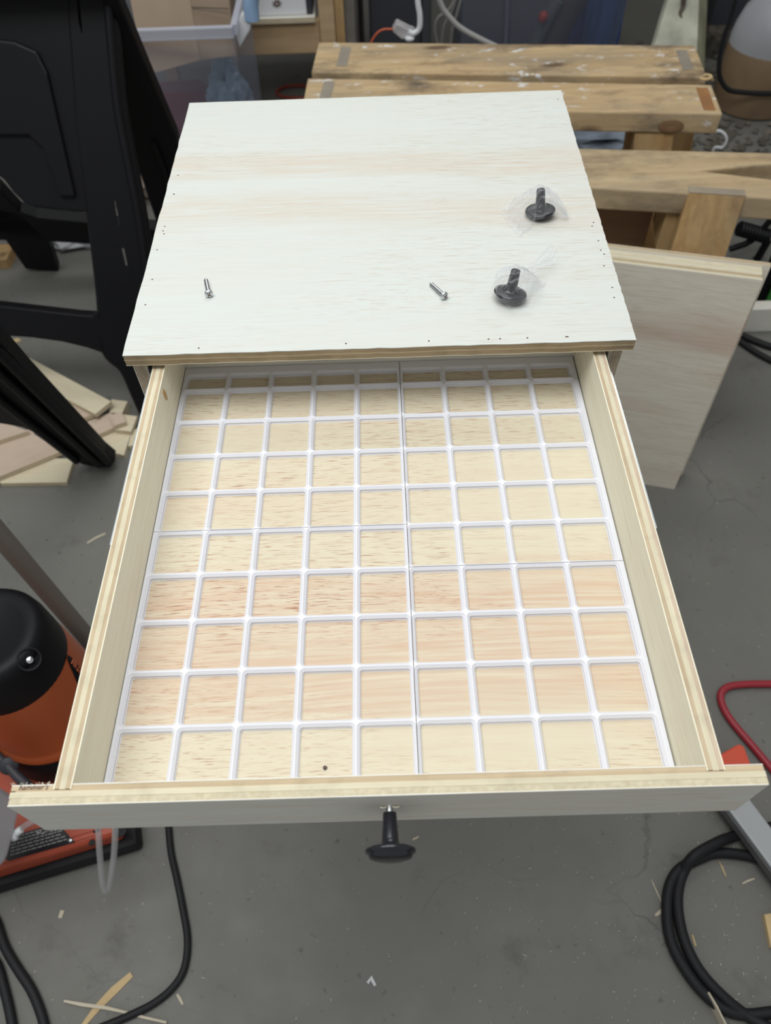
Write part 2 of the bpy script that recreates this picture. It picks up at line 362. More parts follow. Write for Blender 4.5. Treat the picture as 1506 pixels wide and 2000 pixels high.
# front: rear half carries dadoes for the sides, front half is full width; ends are slightly chipped
YF0, YF1 = -.4300, -.4425
zt, zb = ZS, .8315
b = MB()
def slab(x0, x1, ya, yb, z0, z1, mi, ex=0.0):
    b.hexa([(x0, yb, z0), (x1, yb, z0), (x1, ya, z0), (x0, ya, z0), (x0 - ex, yb, z1), (x1, yb, z1), (x1, ya, z1), (x0 - ex, ya, z1)], mi)
sides = ((XL - .0112, XL + .0002), (XR - .0002, XR + .0112))
segs = [(-.2279, sides[0][0]), (sides[0][1], sides[1][0]), (sides[1][1], .2278)]
for x0, x1 in segs:
    slab(x0, x1, YF0, YF0 - .0006, zb, zt, 0); slab(x0, x1, YF0 - .0006, YF0 - .0034, zb, zt - .0003, 1)
slab(-.2250, .2278, YF0 - .0034, YF0 - .0042, zb, zt - .0004, 1)
slab(-.2268, .2280, YF0 - .0042, YF0 - .0078, zb, zt, 2, .001); slab(-.2264, .2280, YF0 - .0078, YF1 + .0006, zb, zt - .0003, 3, .001)
slab(-.2262, .2276, YF1 + .0006, YF1, zb + .0003, zt, 0, .0012)
fr = b.build('front_panel', [M['face_x'], M['ply_tan'], M['ply_pale'], edgeply('ply_crosscut', (.48, .42, .30), (.58, .52, .38), 2)], drw)
# frayed splinters of the rear veneer at the left end of the front
b = MB()
for i in range(16):
    x = -.228 + .027 * random.random(); p = Vector((x, YF0 + .0002, zt)); b.tube([p, p + Vector((random.uniform(-.002, .001), random.uniform(.0004, .0016), random.uniform(0, .0005)))], .00012, 4, sub=1)
tag(b.build('frayed_fibre', M['ply_skin'], drw), kind='stuff')
def text_mesh(name, s, size, mat, parent, Mw, depth=.0002, shear=0.0, align='LEFT', space=1.0):
    c = bpy.data.curves.new(name, 'FONT'); c.body = s; c.size = size; c.extrude = depth; c.shear = shear; c.align_x = align; c.resolution_u = 2; c.space_character = space
    tmp = bpy.data.objects.new('tmp', c); COL.objects.link(tmp)
    dg = bpy.context.evaluated_depsgraph_get(); me = bpy.data.meshes.new_from_object(tmp.evaluated_get(dg))
    bpy.data.objects.remove(tmp); bpy.data.curves.remove(c)
    me.name = name; me.materials.clear(); me.materials.append(mat)
    o = bpy.data.objects.new(name, me); COL.objects.link(o)
    root = parent if parent.parent is None else parent.parent
    o.parent = parent; o.matrix_basis = Matrix.Translation(-root.matrix_basis.translation) @ Mw
    return o
text_mesh('pencil_writing', "hammer's", .0046, M['ink'], drw, Matrix.Translation((-.2235, YF0 - .0030, zt + .0001)), .00006, .25)
# glue drip and small marks on the drawer's inner side
g = onpl(322, 771, (XL, 0, 0), (1, 0, 0))
b = MB(); b.lathe([(.0001, -.0007), (.0030, -.0003), (.0034, .0001), (.002, .0006), (0, .0008)], Matrix.Translation((XL, g.y, g.z)) @ Matrix.Rotation(math.radians(90), 4, 'Y') @ Matrix.Scale(2.3, 4, (1, .25, 0)), 14)
b.build('glue_drip', M['glue'], drw)
# front knob
def knob_shape(d0, d1, k, parent):   # stem from d0 to d1 along local z, disc beyond
    pass
KNOB_STEM = [(.0040, 0), (.0042, .0004), (.0050, .0150), (.0056, .0185), (.0075, .0200)]
KNOB_DISC = [(.0070, .0195), (.0125, .0198), (.0148, .0206), (.0154, .0218), (.0150, .0230), (.0134, .0236), (.0132, .0250), (.0124, .0262), (.0080, .0274), (0, .0278)]
ka = Vector((.0012, YF1, .8665))
Mk = axis_matrix(ka + Vector((0, -.0042, 0)), (0.0, -1, -.03))
kn = MB().lathe(KNOB_STEM, Mk, 32).build('knob_stem', M['knob'], drw)
MB().lathe(KNOB_DISC, Mk, 48).build('knob_disc', M['knob'], drw)
b = MB(); prof = [(.0001, 0)]
for i in range(9): prof += [(.0018, i * .0006), (.0024, i * .0006 + .0003)]
b.lathe(prof + [(.0018, .0056)], axis_matrix(ka + Vector((0, .0006, 0)), (0, -1, -.03)), 16); b.build('knob_screw', M['zinc'], drw)
b = MB()
for s in (-1, 1): b.tube([ka + Vector((s * .0018, -.0006, .001)), ka + Vector((s * .0035, -.0018, .0022)), ka + Vector((s * .006, -.0012, .0020))], .0003, 5)
b.build('torn_veneer', M['ply_skin'], drw)

# ---------------------------------------------------------------- white grid panels: four lift-out pieces
P = .042
def grid_panel(label, c0, c1, r0, r1, xl, xr, yb, yf, back_half):
    """columns c0..c1, rows r0..r1 counted from the line behind row 1; row 0 is the half row at the back"""
    b = MB(); z0, z1 = ZF + .0001, ZG
    levels = [(0.0, .0207, .0040), (-.0021, .0186, .0021), (-.0039, .0186, .0021), (-.0046, .0180, .0016)]
    def ring(cx, cy, hx, hy, r, z):
        pts = []
        for qx, qy, a0 in ((1, 1, 0), (-1, 1, 90), (-1, -1, 180), (1, -1, 270)):
            for k in range(5):
                a = math.radians(a0 + k * 22.5); pts.append(Vector((cx + qx * (hx - r) + r * math.cos(a), cy + qy * (hy - r) + r * math.sin(a), z)))
        return pts
    rows = []
    if back_half: rows.append((-.0210, -.0420))
    for r in range(max(r0, 1), r1 + 1): rows.append((-P * r, -P * (r + 1)))
    for (ya, yc) in rows:
        for c in range(c0, c1 + 1):
            xa, xb = (c - 4.5) * P, (c - 3.5) * P
            cx, cy, hx, hy = (xa + xb) / 2, (ya + yc) / 2, P / 2, (ya - yc) / 2
            X0, X1, Y0, Y1 = xa, xb, yc, ya
            if c == c0: X0 = xl
            if c == c1: X1 = xr
            if ya == rows[0][0]: Y1 = yb
            if yc == rows[-1][1]: Y0 = yf
            rr = [ring(cx, cy, hx - (P / 2 - h), hy - (P / 2 - h), r, ZG + dz) for dz, h, r in levels]
            outer = []
            for i, p in enumerate(rr[0]):
                q, k = divmod(i, 5)
                sx = X1 if q in (0, 3) else X0; sy = Y1 if q in (0, 1) else Y0
                if k == 2: outer.append(Vector((sx, sy, ZG)))
                elif (k < 2) == (q in (0, 2)): outer.append(Vector((sx, p.y, ZG)))
                else: outer.append(Vector((p.x, sy, ZG)))
            n = 20
            vs = outer + [p for r_ in rr for p in r_] ; fs = []
            for l in range(4):
                for i in range(n): fs.append((l * n + i, l * n + (i + 1) % n, (l + 1) * n + (i + 1) % n, (l + 1) * n + i))
            b.add(vs, fs)
            # outer rim walls
            for cond, A, B in ((c == c0, (X0, Y1), (X0, Y0)), (c == c1, (X1, Y0), (X1, Y1)), (ya == rows[0][0], (X1, Y1), (X0, Y1)), (yc == rows[-1][1], (X0, Y0), (X1, Y0))):
                if cond: b.add([(A[0], A[1], ZG), (A[0], A[1], z0), (B[0], B[1], z0), (B[0], B[1], ZG)], [(0, 1, 2, 3)])
    for f in b.f: pass
    o = b.build('grid_tray', M['grid'], None, ((xl + xr) / 2, (yb + yf) / 2, z0))
    bm = bmesh.new(); bm.from_mesh(o.data); bmesh.ops.remove_doubles(bm, verts=bm.verts, dist=.00005); bmesh.ops.recalc_face_normals(bm, faces=bm.faces)
    # round the free outer corners
    bm.to_mesh(o.data); bm.free()
    return tag(o, label, 'grid', 'white grid panels in the drawer')
G = .00025
grid_panel('white grid panel at back left in the drawer, five columns wide, with half cells', 0, 4, 1, 4, -.1905, .021 - G, -.0122, -.210 + G, True)
grid_panel('white grid panel at front left in the drawer, five columns by five rows', 0, 4, 5, 9, -.1905, .021 - G, -.210 - G, -.4245, False)
grid_panel('white grid panel at back right in the drawer, four columns wide, with half cells', 5, 8, 1, 5, .021 + G, .1922, -.0122, -.252 + G, True)
grid_panel('white grid panel at front right in the drawer, four columns by four rows', 5, 8, 6, 9, .021 + G, .1922, -.252 - G, -.4245, False)
p = onz(635, 1500, ZF); o = MB().lathe([(.0001, 0), (.0016, .0002), (.0014, .0012), (0, .0016)], Matrix.Translation((p.x, p.y, ZF)), 7).build('wood_crumb', M['dark_wood'], None, (p.x, p.y, ZF))
tag(o, 'tiny dark brown crumb on the drawer floor, near the front', 'crumb')

# ---------------------------------------------------------------- screws on the top
def screw(hpx, tpx, label):
    zc = ZT + .0020
    h = onz(*hpx, ZT + .0034); e = onz(*tpx, ZT + .0019); d = (e - h).normalized(); L = (e - h).length
    r = thing('machine_screw', (h.x, h.y, ZT), label, 'screw', 'screws on the cabinet top')
    Mx = axis_matrix(h, d)
    MB().lathe([(0, -.0022), (.0018, -.0021), (.0032, -.0014), (.0040, -.0002), (.0041, .0003), (.0036, .0006), (.0019, .0006)], Mx, 24).build('screw_head', M['zinc'], r)
    prof = [(.0017, .0004)]
    k = int((L - .002) / .0008)
    for i in range(k): prof += [(.0016, .0012 + i * .0008), (.00205, .0016 + i * .0008)]
    MB().lathe(prof + [(.0015, L), (.0001, L)], Mx, 18).build('screw_shank', M['zinc'], r)
    b = MB()
    for a in (0, 90):
        mm = Mx @ Matrix.Rotation(math.radians(a + 30), 4, 'Z')
        b.prism([mm @ Vector(q) for q in ((-.0020, -.0004, -.00235), (.0020, -.0004, -.00235), (.0020, .0004, -.00235), (-.0020, .0004, -.00235))], (mm.to_3x3() @ Vector((0, 0, .0011))))
    b.build('cross_recess', M['ink'], r)
screw((408, 574), (402, 546), 'zinc machine screw alone at the left of the pale cabinet top')
screw((868, 578), (841, 554), 'zinc machine screw near the bagged knobs on the cabinet top')
# ---------------------------------------------------------------- two bagged knobs
def loose_knob(px, ztilt, label):
    p = onz(*px, ZT + .004)
    r = thing('spare_knob', (p.x, p.y, ZT), label, 'knob', 'spare knobs on the cabinet top')
    Mx = axis_matrix((p.x, p.y, ZT + .0275), ztilt)
    MB().lathe([(.0001, -.0002)] + KNOB_STEM, Mx, 28).build('knob_stem', M['knob'], r); MB().lathe(KNOB_DISC, Mx, 36).build('knob_disc', M['knob'], r)
    return p
def bag(pxs, kp, label, seed, tail=None):
    cen = Vector((kp.x, kp.y, ZT)); out = [onz(u, v, ZT + .001) for u, v in pxs]
    n = len(out); rings = 12; b = MB(); vs = []
    segs = 72; loop = []
    for i in range(segs):
        f = i / segs * n; a = int(f); tt = f - a; loop.append(out[a % n].lerp(out[(a + 1) % n], tt))
    def hgt(p):
        d = (Vector((p.x, p.y)) - Vector((cen.x, cen.y))).length
        base = .0008 + .031 * max(0, 1 - (d / .030)) ** .75 if d < .03 else .0008
        base = max(base, .0125 * max(0, 1 - (max(0, d - .0165) / .011))) if d < .0275 else base
        q = p * 175 + Vector((seed, seed * 2, 0))
        cr = abs(mnoise.noise(q)) * .0045 + abs(mnoise.noise(q * 2.3)) * .002
        return base + cr * (1 if d > .006 else .4) + .0004
    for k in range(rings + 1):
        s = k / rings
        for i in range(segs):
            p = cen.lerp(loop[i], s); 
            j = Vector((mnoise.noise(p * 210 + Vector((seed, 0, 0))), mnoise.noise(p * 150 + Vector((0, seed, 9))), 0)) * .0012 * min(1, s * 3)
            p = p + j; vs.append(Vector((p.x, p.y, ZT + hgt(p) * (1 if k < rings else .35))))
    fs = []
    for k in range(rings):
        for i in range(segs):
            a = k * segs + i; c_ = k * segs + (i + 1) % segs
            fs.append((a, c_, c_ + segs, a + segs))
    b.add(vs, fs, 0, False)
    if tail:
        T = [onz(u, v, ZT + z) for u, v, z in tail]; nn = len(T) // 2; tv = []
        for k in range(nn):
            for m in range(9):
                p = T[2 * k].lerp(T[2 * k + 1], m / 8); tv.append(p + Vector((0, 0, .0016 * math.sin(m * 2.4 + k))))
        b.add(tv, [(k * 9 + m, k * 9 + m + 1, (k + 1) * 9 + m + 1, (k + 1) * 9 + m) for k in range(nn - 1) for m in range(8)])
    o = b.build('plastic_bag', M['bag'], None, cen); tag(o, label, 'bag', 'clear bags around the spare knobs'); return o
k1 = loose_knob((1050, 412), (.10, -.10, -1), 'black knob in a clear bag, the one farther from the drawer')
k2 = loose_knob((1002, 570), (-.15, -.20, -1), 'black knob in a clear bag, the one nearer the drawer')
bag([(977, 412), (1000, 388), (1040, 372), (1085, 372), (1112, 428), (1085, 428), (1045, 440), (1016, 462), (995, 440)], k1, 'crumpled clear bag spread around the farther black knob', 3.1, tail=[(1060, 385, .026), (1075, 395, .024), (1085, 392, .020), (1092, 408, .016), (1108, 415, .008), (1112, 432, .002)])
bag([(964, 552), (980, 525), (1022, 516), (1038, 540), (1068, 552), (1046, 575), (1030, 600), (992, 606), (966, 590)], k2, 'clear bag with a twisted upright tail around the nearer black knob', 7.7, tail=[(1022, 522, .014), (1030, 540, .010), (1045, 512, .014), (1058, 528, .010), (1072, 482, .016), (1086, 512, .008), (1078, 478, .018), (1090, 492, .012)])

# ---------------------------------------------------------------- stand under the cabinet
st = thing('work_stand', (0.0, .14, 0), 'grey steel stand under the cabinet, one foot on the floor at right', 'stand')
MB().box((-.2, -.03, .70), (.2, .32, .735)).build('stand_top', M['steel_grey'], st, bevel=.003)
MB().box((-.04, .10, .04), (.04, .18, .70)).build('post', M['steel_grey'], st, bevel=.004)
A = Vector((.576, -.2475, 0)); d = Vector((.42, -.907, 0)).normalized(); nrm = Vector((d.y, -d.x, 0)); hw = .021
def foot(p0, p1, zt_=.05):
    d = (p1 - p0).normalized(); s = Vector((-d.y, d.x, 0)) * hw
    b = MB(); b.hexa([p0 - s, p1 - s, p1 + s, p0 + s] + [x + Vector((0, 0, zt_)) for x in (p0 - s, p1 - s, p1 + s, p0 + s)])
    for i in range(len(b.v) // 2): b.v[i].z = .024
    for q in (p0 + d * .03, p1 - d * .03): b.lathe([(.016, 0), (.016, .024)], Matrix.Translation(q), 12)
    return b
p1 = A + d * .35; p0 = A - d * .42
foot(p0, p1).build('stand_foot', M['steel_grey'], st, bevel=.003)
sd = Vector((d.y, -d.x, 0)) * (hw + .0015)
b = MB(); b.hexa([x + Vector((0, 0, .026)) for x in (p0 + sd, p1 + sd, p1 + sd * 1.09, p0 + sd * 1.09)] + [x + Vector((0, 0, .044)) for x in (p0 + sd, p1 + sd, p1 + sd * 1.09, p0 + sd * 1.09)]); b.build('foot_edge', M['steel_dark'], st)
foot(Vector((0, .14, 0)), p0 + d * .02, .045).build('stand_foot', M['steel_grey'], st, bevel=.003)
foot(Vector((0, .14, 0)), Vector((-.30, .30, 0)), .045).build('stand_foot', M['steel_grey'], st, bevel=.003)

# ---------------------------------------------------------------- three pine saw benches
def sawbench(label, px, zt_, th, mat, legs, ten, notch=None, ext=0):
    c = [onz(u, v, zt_) for u, v in px]   # back-left, back-right, front-right, front-left
    cen = sum(c, Vector()) / 4
    ang = math.atan2((c[1] - c[0]).y, (c[1] - c[0]).x)
    r = thing('saw_bench', (cen.x, cen.y, 0), label, 'bench', 'pine saw benches behind the cabinet')
    poly = c[:]
    if notch: poly = [c[0], c[1], notch[0], notch[1], notch[2], c[2], c[3]]
    b = MB(); b.prism(poly, (0, 0, -th)); b.build('top_beam', mat, r, bevel=.004)
    X = (c[1] - c[0]).normalized(); Y = Vector((-X.y, X.x, 0)); L = (c[1] - c[0]).length; W = (c[0] - c[3]).dot(Y)
    for (k, s, tm) in ten:
        p = c[3] + X * (L * k) + Y * (W * .5)
        hx, hy = .0135, .055
        q = [p - X * hx - Y * hy, p + X * hx - Y * hy, p + X * hx + Y * hy, p - X * hx + Y * hy]
        MB().prism([v + Vector((0, 0, -.004)) for v in q], (0, 0, .0048)).build('tenon', M[tm], r)
    for k, s in legs:
        p = c[3] + X * (L * k) + Y * (W * (.5 + .30 * s)); sp = X * (.05 if k > .5 else -.05) + Y * (.09 * s)
        hx, hy = .045, .02
        T = [p - X * hx - Y * hy, p + X * hx - Y * hy, p + X * hx + Y * hy, p - X * hx + Y * hy]
        b = MB(); b.hexa([Vector((v.x + sp.x, v.y + sp.y, 0)) for v in T] + [Vector((v.x, v.y, zt_ - th)) for v in T]); b.build('leg', M['pine_z'], r, bevel=.003)
    return r, c, X, Y
sb1 = sawbench('paint-splashed pine saw bench, the farthest of the three behind the cabinet', ((622, 82), (1358, 88), (1382, 150), (608, 140)), .5, .047, M['pine'], [(.19, -1), (.19, 1), (.95, -1), (.95, 1)], [(.075, 0, 'tenon_grey'), (.955, 0, 'tenon_grey')])
sb2 = sawbench('stained pine saw bench with a rusty brown tenon, middle of the three', ((601, 152), (1390, 165), (1412, 222), (590, 208)), .5, .047, M['pine'], [(.08, -1), (.08, 1), (.85, -1), (.85, 1)], [(.05, 0, 'tenon_grey'), (.965, 0, 'tenon_brown')])
r2, c2, X2, Y2 = sb2
MB().prism([c2[3] + X2 * k + Y2 * .05 for k in (.1, .88)] + [c2[3] + X2 * k + Y2 * .09 for k in (.88, .1)], (0, 0, -.06)).build('stretcher', M['pine_z'], r2).location.z -= .2
kk = ony(1312, 250, c2[2].y - .001); b = MB(); b.lathe([(.0, 0), (.005, .0006), (.017, .0005), (.019, 0)], axis_matrix(c2[3] + X2 * ((kk - c2[3]).dot(X2)) + Vector((0, 0, kk.z - .5)) - Y2 * .0002, -Y2) @ Matrix.Diagonal((1.5, .75, 1, 1)), 20); b.build('knot', plain('knot_brown', (.23, .13, .065), .8, var=.45, bump=.3, bscale=60), r2)
q3 = ((1000, 286), (1560, 299), (1560, 390), (1000, 357))
sb3 = sawbench('dusty pine saw bench with a V notch, nearest to the leaning panels', q3, .5, .048, M['pine_b'], [(.12, -1), (.12, 1), (.72, 1)], [], notch=(onz(1560, 314, .5), onz(1370, 333, .5), onz(1560, 356, .5)))
r3, c3, X3, Y3 = sb3
# lapped front leg flush with the beam's face, leaning outward toward the floor
e = onz(1345, 374, .5); f_ = onz(1456, 381, .5); d3 = (f_ - e).normalized(); n3 = Vector((d3.y, -d3.x, 0))
b = MB(); lx = .22
T = [e + n3 * .006, f_ + n3 * .006, f_ - n3 * .016, e - n3 * .016]
Bt = [v + d3 * (-.035) + n3 * .20 for v in T]
b.hexa([Vector((v.x, v.y, 0)) for v in Bt] + [v + Vector((0, 0, .0005)) for v in T]); b.build('lapped_leg', M['pine_z'], r3, bevel=.002)
b = MB(); b.prism([v + Vector((0, 0, .0006)) for v in T], (0, 0, .0012)); b.build('leg_end_grain', M['pine_end'], r3)
e2 = e - d3 * .028 - n3 * .005
b = MB(); b.prism([e2 + Vector((0, 0, -.052)), e2 + d3 * .045 + Vector((0, 0, -.052)), e2 + d3 * .045 - n3 * .12 + Vector((0, 0, -.052)), e2 - n3 * .12 + Vector((0, 0, -.052))], (0, 0, -.09)); b.build('end_cleat', M['pine_z'], r3, bevel=.002)
b = MB(); s0 = c3[3] + Y3 * .10; b.prism([s0 + X3 * .03 + Vector((0, 0, -.10)), s0 + X3 * .33 + Vector((0, 0, -.10)), s0 + X3 * .33 + Y3 * .035 + Vector((0, 0, -.10)), s0 + X3 * .03 + Y3 * .035 + Vector((0, 0, -.10))], (0, 0, -.12)); b.build('stretcher', pine('knotty_stretcher', (.34, .20, .12), (.26, .14, .08), 0, .4, 0), r3, bevel=.002)
bb = ony(1308, 470, .90); b = MB(); b.hexa([(bb.x - .02, .90, 0), (bb.x + .04, .90, 0), (bb.x + .04, .93, 0), (bb.x - .02, .93, 0), (bb.x + .0, .90, .45), (bb.x + .03, .90, .45), (bb.x + .03, .93, .45), (bb.x + .0, .93, .45)]); b.build('leg', M['pine_z'], r3)
# curled shaving lying in the gap at the right end
p = onz(1378, 160, .502); b = MB()
pts = [p + Vector((.016 * math.cos(a) * (1 - a / 16), .010 * math.sin(a) * (1 - a / 16), .004 + a * .0012)) for a in [i * .6 for i in range(16)]]
b.tube(pts, .0035, 8); tag(b.build('wood_curl', M['shaving_b'], None, p), 'reddish curl of wood at the right end of the middle bench', 'shaving')

# ---------------------------------------------------------------- two plywood panels leaning at the right
bl, br_ = onz(1265, 947, 0), onz(1325, 957, 0)
dx = (br_ - bl); dx.z = 0; dx.normalize()
tr = Vector((.655, .508, .53))
up = (tr - br_); up = (up - dx * up.dot(dx)); H_ = up.length; up.normalize(); nn = dx.cross(up).normalized()
if nn.y > 0: nn = -nn        # toward the camera
def leanboard(off, w0, h0, sx, th, mats, label):
    org = br_ + dx * sx + nn * off
    Ml = Matrix(((dx.x, up.x, nn.x, org.x), (dx.y, up.y, nn.y, org.y), (dx.z, up.z, nn.z, org.z), (0, 0, 0, 1)))
    pts = [org, org - dx * w0, org - dx * w0 + up * h0, org + up * h0]; k = th / .0116
    o = plyboard('plywood_sheet', pts, -nn, [(t_ * k, m_, i_) for t_, m_, i_ in L5], mats, Mloc=Ml); return tag(o, label, 'panel', 'panels leaning at the right')
tip = onpl(1480, 546, br_, nn); H1 = (tip - br_).dot(up); sx1 = (tip - br_).dot(dx)
leanboard(0, .40, H1, sx1 * .5, .024, [M['lean_face'], M['ply_pale'], M['ply_mid']], 'pinkish plywood panel leaning at right, the front one of three')
leanboard(-.0245, .40, H1 - .001, sx1 * .5 + .002, .020, [M['face_x'], M['ply_pale'], M['ply_pale']], 'pale plywood panel sandwiched in the middle of the leaning three')
leanboard(-.045, .41, H1 + .004, sx1 * .5 + .016, .010, [M['lean_face'], M['ply_tan'], M['ply_mid']], 'plywood panel at the back of the leaning three, sticking out at right')

# ---------------------------------------------------------------- black plastic sawhorse (near and far side frames) and the leg of a second one
def fill_prism(outer, holes, off):
    bm = bmesh.new(); loops = []
    for lp in [outer] + holes:
        vs = [bm.verts.new(p) for p in lp]; loops.append(vs)
        for i in range(len(vs)): bm.edges.new((vs[i], vs[(i + 1) % len(vs)]))
    bmesh.ops.triangle_fill(bm, use_beauty=True, use_dissolve=False, edges=bm.edges[:])
    bm.verts.index_update(); V = [v.co.copy() for v in bm.verts]; F = [[v.index for v in f.verts] for f in bm.faces]; n = len(V)
    b = MB(); off = Vector(off); b.add(V + [v + off for v in V], F + [[i + n for i in f[::-1]] for f in F])
    k = 0
    for lp in loops:
        m = len(lp)
        for i in range(m):
            b.f.append([k + i, k + (i + 1) % m, n + k + (i + 1) % m, n + k + i]); b.m.append(0); b.sm.append(False)
        k += m
    bm.free(); return b
def fixn(o):
    bm = bmesh.new(); bm.from_mesh(o.data); bmesh.ops.recalc_face_normals(bm, faces=bm.faces); bm.to_mesh(o.data); bm.free(); return o
SL = .41
nA = Vector((0, 1, -SL)).normalized(); PA = Vector((0, .712, 0)); nB = Vector((0, 1, SL)).normalized(); PB = Vector((0, 1.351, 0))
def nearp(l): return [onpl(u, v, PA, nA) for u, v in l]
def farp(l): return [onpl(u, v, PB, nB) for u, v in l]
def mirror(pts, xm): return [Vector((2 * xm - p.x, p.y, p.z)) for p in pts]
sh = thing('plastic_sawhorse', (-.80, 1.03, 0), 'black plastic sawhorse standing open at the left behind the cabinet', 'sawhorse')
leg = nearp([(128, -90), (206, -90), (215, 0), (235, 200), (262, 340), (283, 455), (318, 700), (330, 838), (290, 838), (283, 822), (262, 780), (243, 735), (222, 708), (203, 691), (190, 655), (196, 605), (190, 560), (172, 415), (150, 230)])
slots = [nearp([(148, -30), (152, -30), (161, 64), (159, 67), (153, 40)]), nearp([(222, 392), (225, 392), (234, 440), (231, 444)]), nearp([(237, 485), (242, 485), (249, 518), (245, 520)])]
fixn(fill_prism(leg, slots, nA * .004).build('leg', M['black'], sh))
up_ = nearp([(128, -90), (150, 230), (172, 415), (115, 411), (70, 406), (45, 395), (25, 375), (8, 352), (-60, 300), (-60, -90)])
fixn(fill_prism(up_, [], nA * .03).build('upper_web', M['black'], sh, bevel=.004))
fixn(fill_prism(nearp([(-60, 70), (30, 80), (75, 100), (95, 140), (150, 385), (120, 385), (85, 290), (60, 265), (-60, 265)]), [], nA * -.010).build('raised_panel', M['black'], sh, bevel=.006))
br2 = nearp([(-80, 590), (0, 597), (150, 614), (180, 616), (192, 605), (205, 692), (170, 680), (120, 668), (60, 660), (0, 656), (-80, 652)])
fixn(fill_prism(br2, [], nA * .04).build('cross_brace', M['black'], sh, bevel=.004))
xm = -.93
fixn(fill_prism(mirror(leg, xm), [], nA * .035).build('leg', M['black'], sh, bevel=.004))
rib = nearp([(203, -90), (212, 0), (230, 200), (256, 340), (277, 455), (308, 690)])
b = MB(); b.tube([p - nA * .006 for p in rib], .0085, 8); b.build('edge_rib', M['black'], sh)
b = MB(); b.tube([p + nA * .018 for p in rib], .014, 8); b.build('edge_rib', M['black'], sh)
b = MB(); b.tube([p + nA * .012 for p in nearp([(140, -90), (154, 230), (176, 415), (193, 560), (198, 620), (206, 690), (240, 725), (265, 780), (288, 830)])], .012, 8); b.build('edge_rib', M['black'], sh)
fl = farp([(196, -90), (232, -90), (232, 0), (290, 140), (346, 272), (395, 470), (318, 480), (305, 434), (275, 345), (251, 280), (205, 20)])
fixn(fill_prism(fl, [], nB * .035).build('leg', M['black'], sh, bevel=.004))
b = MB(); b.tube([p - nB * .005 for p in farp([(300, 275), (318, 320), (335, 380)])], .006, 8, sub=1); b.build('edge_rib', M['black'], sh)
fixn(fill_prism(farp([(-90, 330), (0, 372), (40, 415), (70, 425), (172, 436), (320, 452), (330, 492), (190, 478), (98, 473), (0, 470), (-90, 460)]), [], nB * .035).build('cross_brace', M['black'], sh, bevel=.004))
fixn(fill_prism(farp([(-40, 400), (40, 418), (95, 470), (115, 532), (50, 526), (0, 455)]), [], nB * .035).build('leg', M['black'], sh, bevel=.004))
MB().box((-1.15, .985, .835), (-.47, 1.07, .91)).build('top_beam', M['black'], sh, bevel=.008)
# second sawhorse: only one leg of it reaches into view
PB2 = Vector((0, .58, 0)); nB2 = Vector((0, 1, .41)).normalized()
sh2 = thing('plastic_sawhorse', (-.64, .42, 0), 'black plastic sawhorse at the left edge, one slanting leg over the scraps', 'sawhorse')
def secp(l, dd=0.0): return [onpl(u, v, PB2, nB2) - nB2 * dd for u, v in l]
fixn(fill_prism(secp([(-90, 600), (0, 668), (60, 735), (205, 886), (225, 902), (217, 912), (200, 915), (160, 908), (110, 880), (75, 850), (45, 836), (0, 828), (-90, 810)]), [], nB2 * .03).build('leg', M['black'], sh2, bevel=.004))
for l in ([(-90, 640), (0, 722), (195, 903)], [(-90, 690), (0, 775), (150, 895)], [(-90, 610), (0, 682), (212, 898)]):
    b = MB(); b.tube(secp(l, .006), .009, 8, sub=1); b.build('edge_rib', M['black'], sh2)

# ---------------------------------------------------------------- plywood offcuts on the floor at the left
def offcut(px, zt_, th, ang_px, face, label):
    pts = [onz(u, v, zt_) for u, v in px]; a = onz(*ang_px[0], zt_); b_ = onz(*ang_px[1], zt_); X = (b_ - a).normalized(); Y = Vector((-X.y, X.x, 0))
    cen = sum(pts, Vector()) / len(pts)
    Ml = Matrix(((X.x, Y.x, 0, cen.x), (X.y, Y.y, 0, cen.y), (0, 0, 1, zt_ - th), (0, 0, 0, 1)))
    k = th / .012
    o = plyboard('plywood_offcut', pts, (0, 0, -1), [(t_ * k * 1.035, m_, i_) for t_, m_, i_ in L5], [M[face], M['ply_tan'], M['ply_pale']], Mloc=Ml)
    return tag(o, label, 'offcut', 'plywood offcuts on the floor at left')
offcut([(-60, 952), (0, 933), (100, 895), (144, 896), (130, 942), (-60, 946)][1:5] + [(0, 944)], .012, .0118, ((0, 944), (130, 942)), 'scrap', 'pale plywood offcut lying lowest on the floor, front of the pile')
offcut([(178, 857), (225, 838), (256, 845), (242, 889), (205, 881)], .012, .0118, ((178, 857), (225, 838)), 'scrap', 'pale squarish offcut beside the foot of the slanting leg')
offcut([(256, 846), (275, 830), (270, 868), (250, 872)], .0119, .0117, ((256, 846), (275, 830)), 'scrap', 'small pale offcut peeking out by the drawer side')
offcut([(-60, 872), (0, 850), (60, 838), (68, 849), (120, 882), (0, 931), (-60, 955)], .025, .0122, ((0, 925), (112, 880)), 'scrap_pink', 'wide pinkish offcut under the slanting leg, above the pale one')
offcut([(120, 843), (215, 806), (245, 826), (172, 858)], .025, .0122, ((130, 845), (220, 808)), 'scrap_pink', 'pinkish strip under the long pale offcut, right of the slanting leg')
offcut([(223, 839), (236, 809), (268, 813), (256, 843)], .0245, .0122, ((223, 839), (256, 843)), 'scrap', 'tan offcut at the right end of the pile by the drawer')
offcut([(218, 780), (249, 784), (239, 806), (214, 806)], .025, .0248, ((218, 780), (249, 784)), 'scrap', 'small pale block behind the end of the long offcut')
offcut([(-60, 835), (0, 827), (20, 829), (56, 842), (0, 860), (-60, 880)], .0375, .0122, ((0, 857), (56, 842)), 'scrap_pink', 'narrow offcut at the left edge lying on the wide pinkish one')
offcut([(85, 768), (140, 785), (190, 806), (135, 828)], .0375, .0122, ((135, 828), (190, 806)), 'scrap_pink', 'pinkish offcut just below the long pale plank')
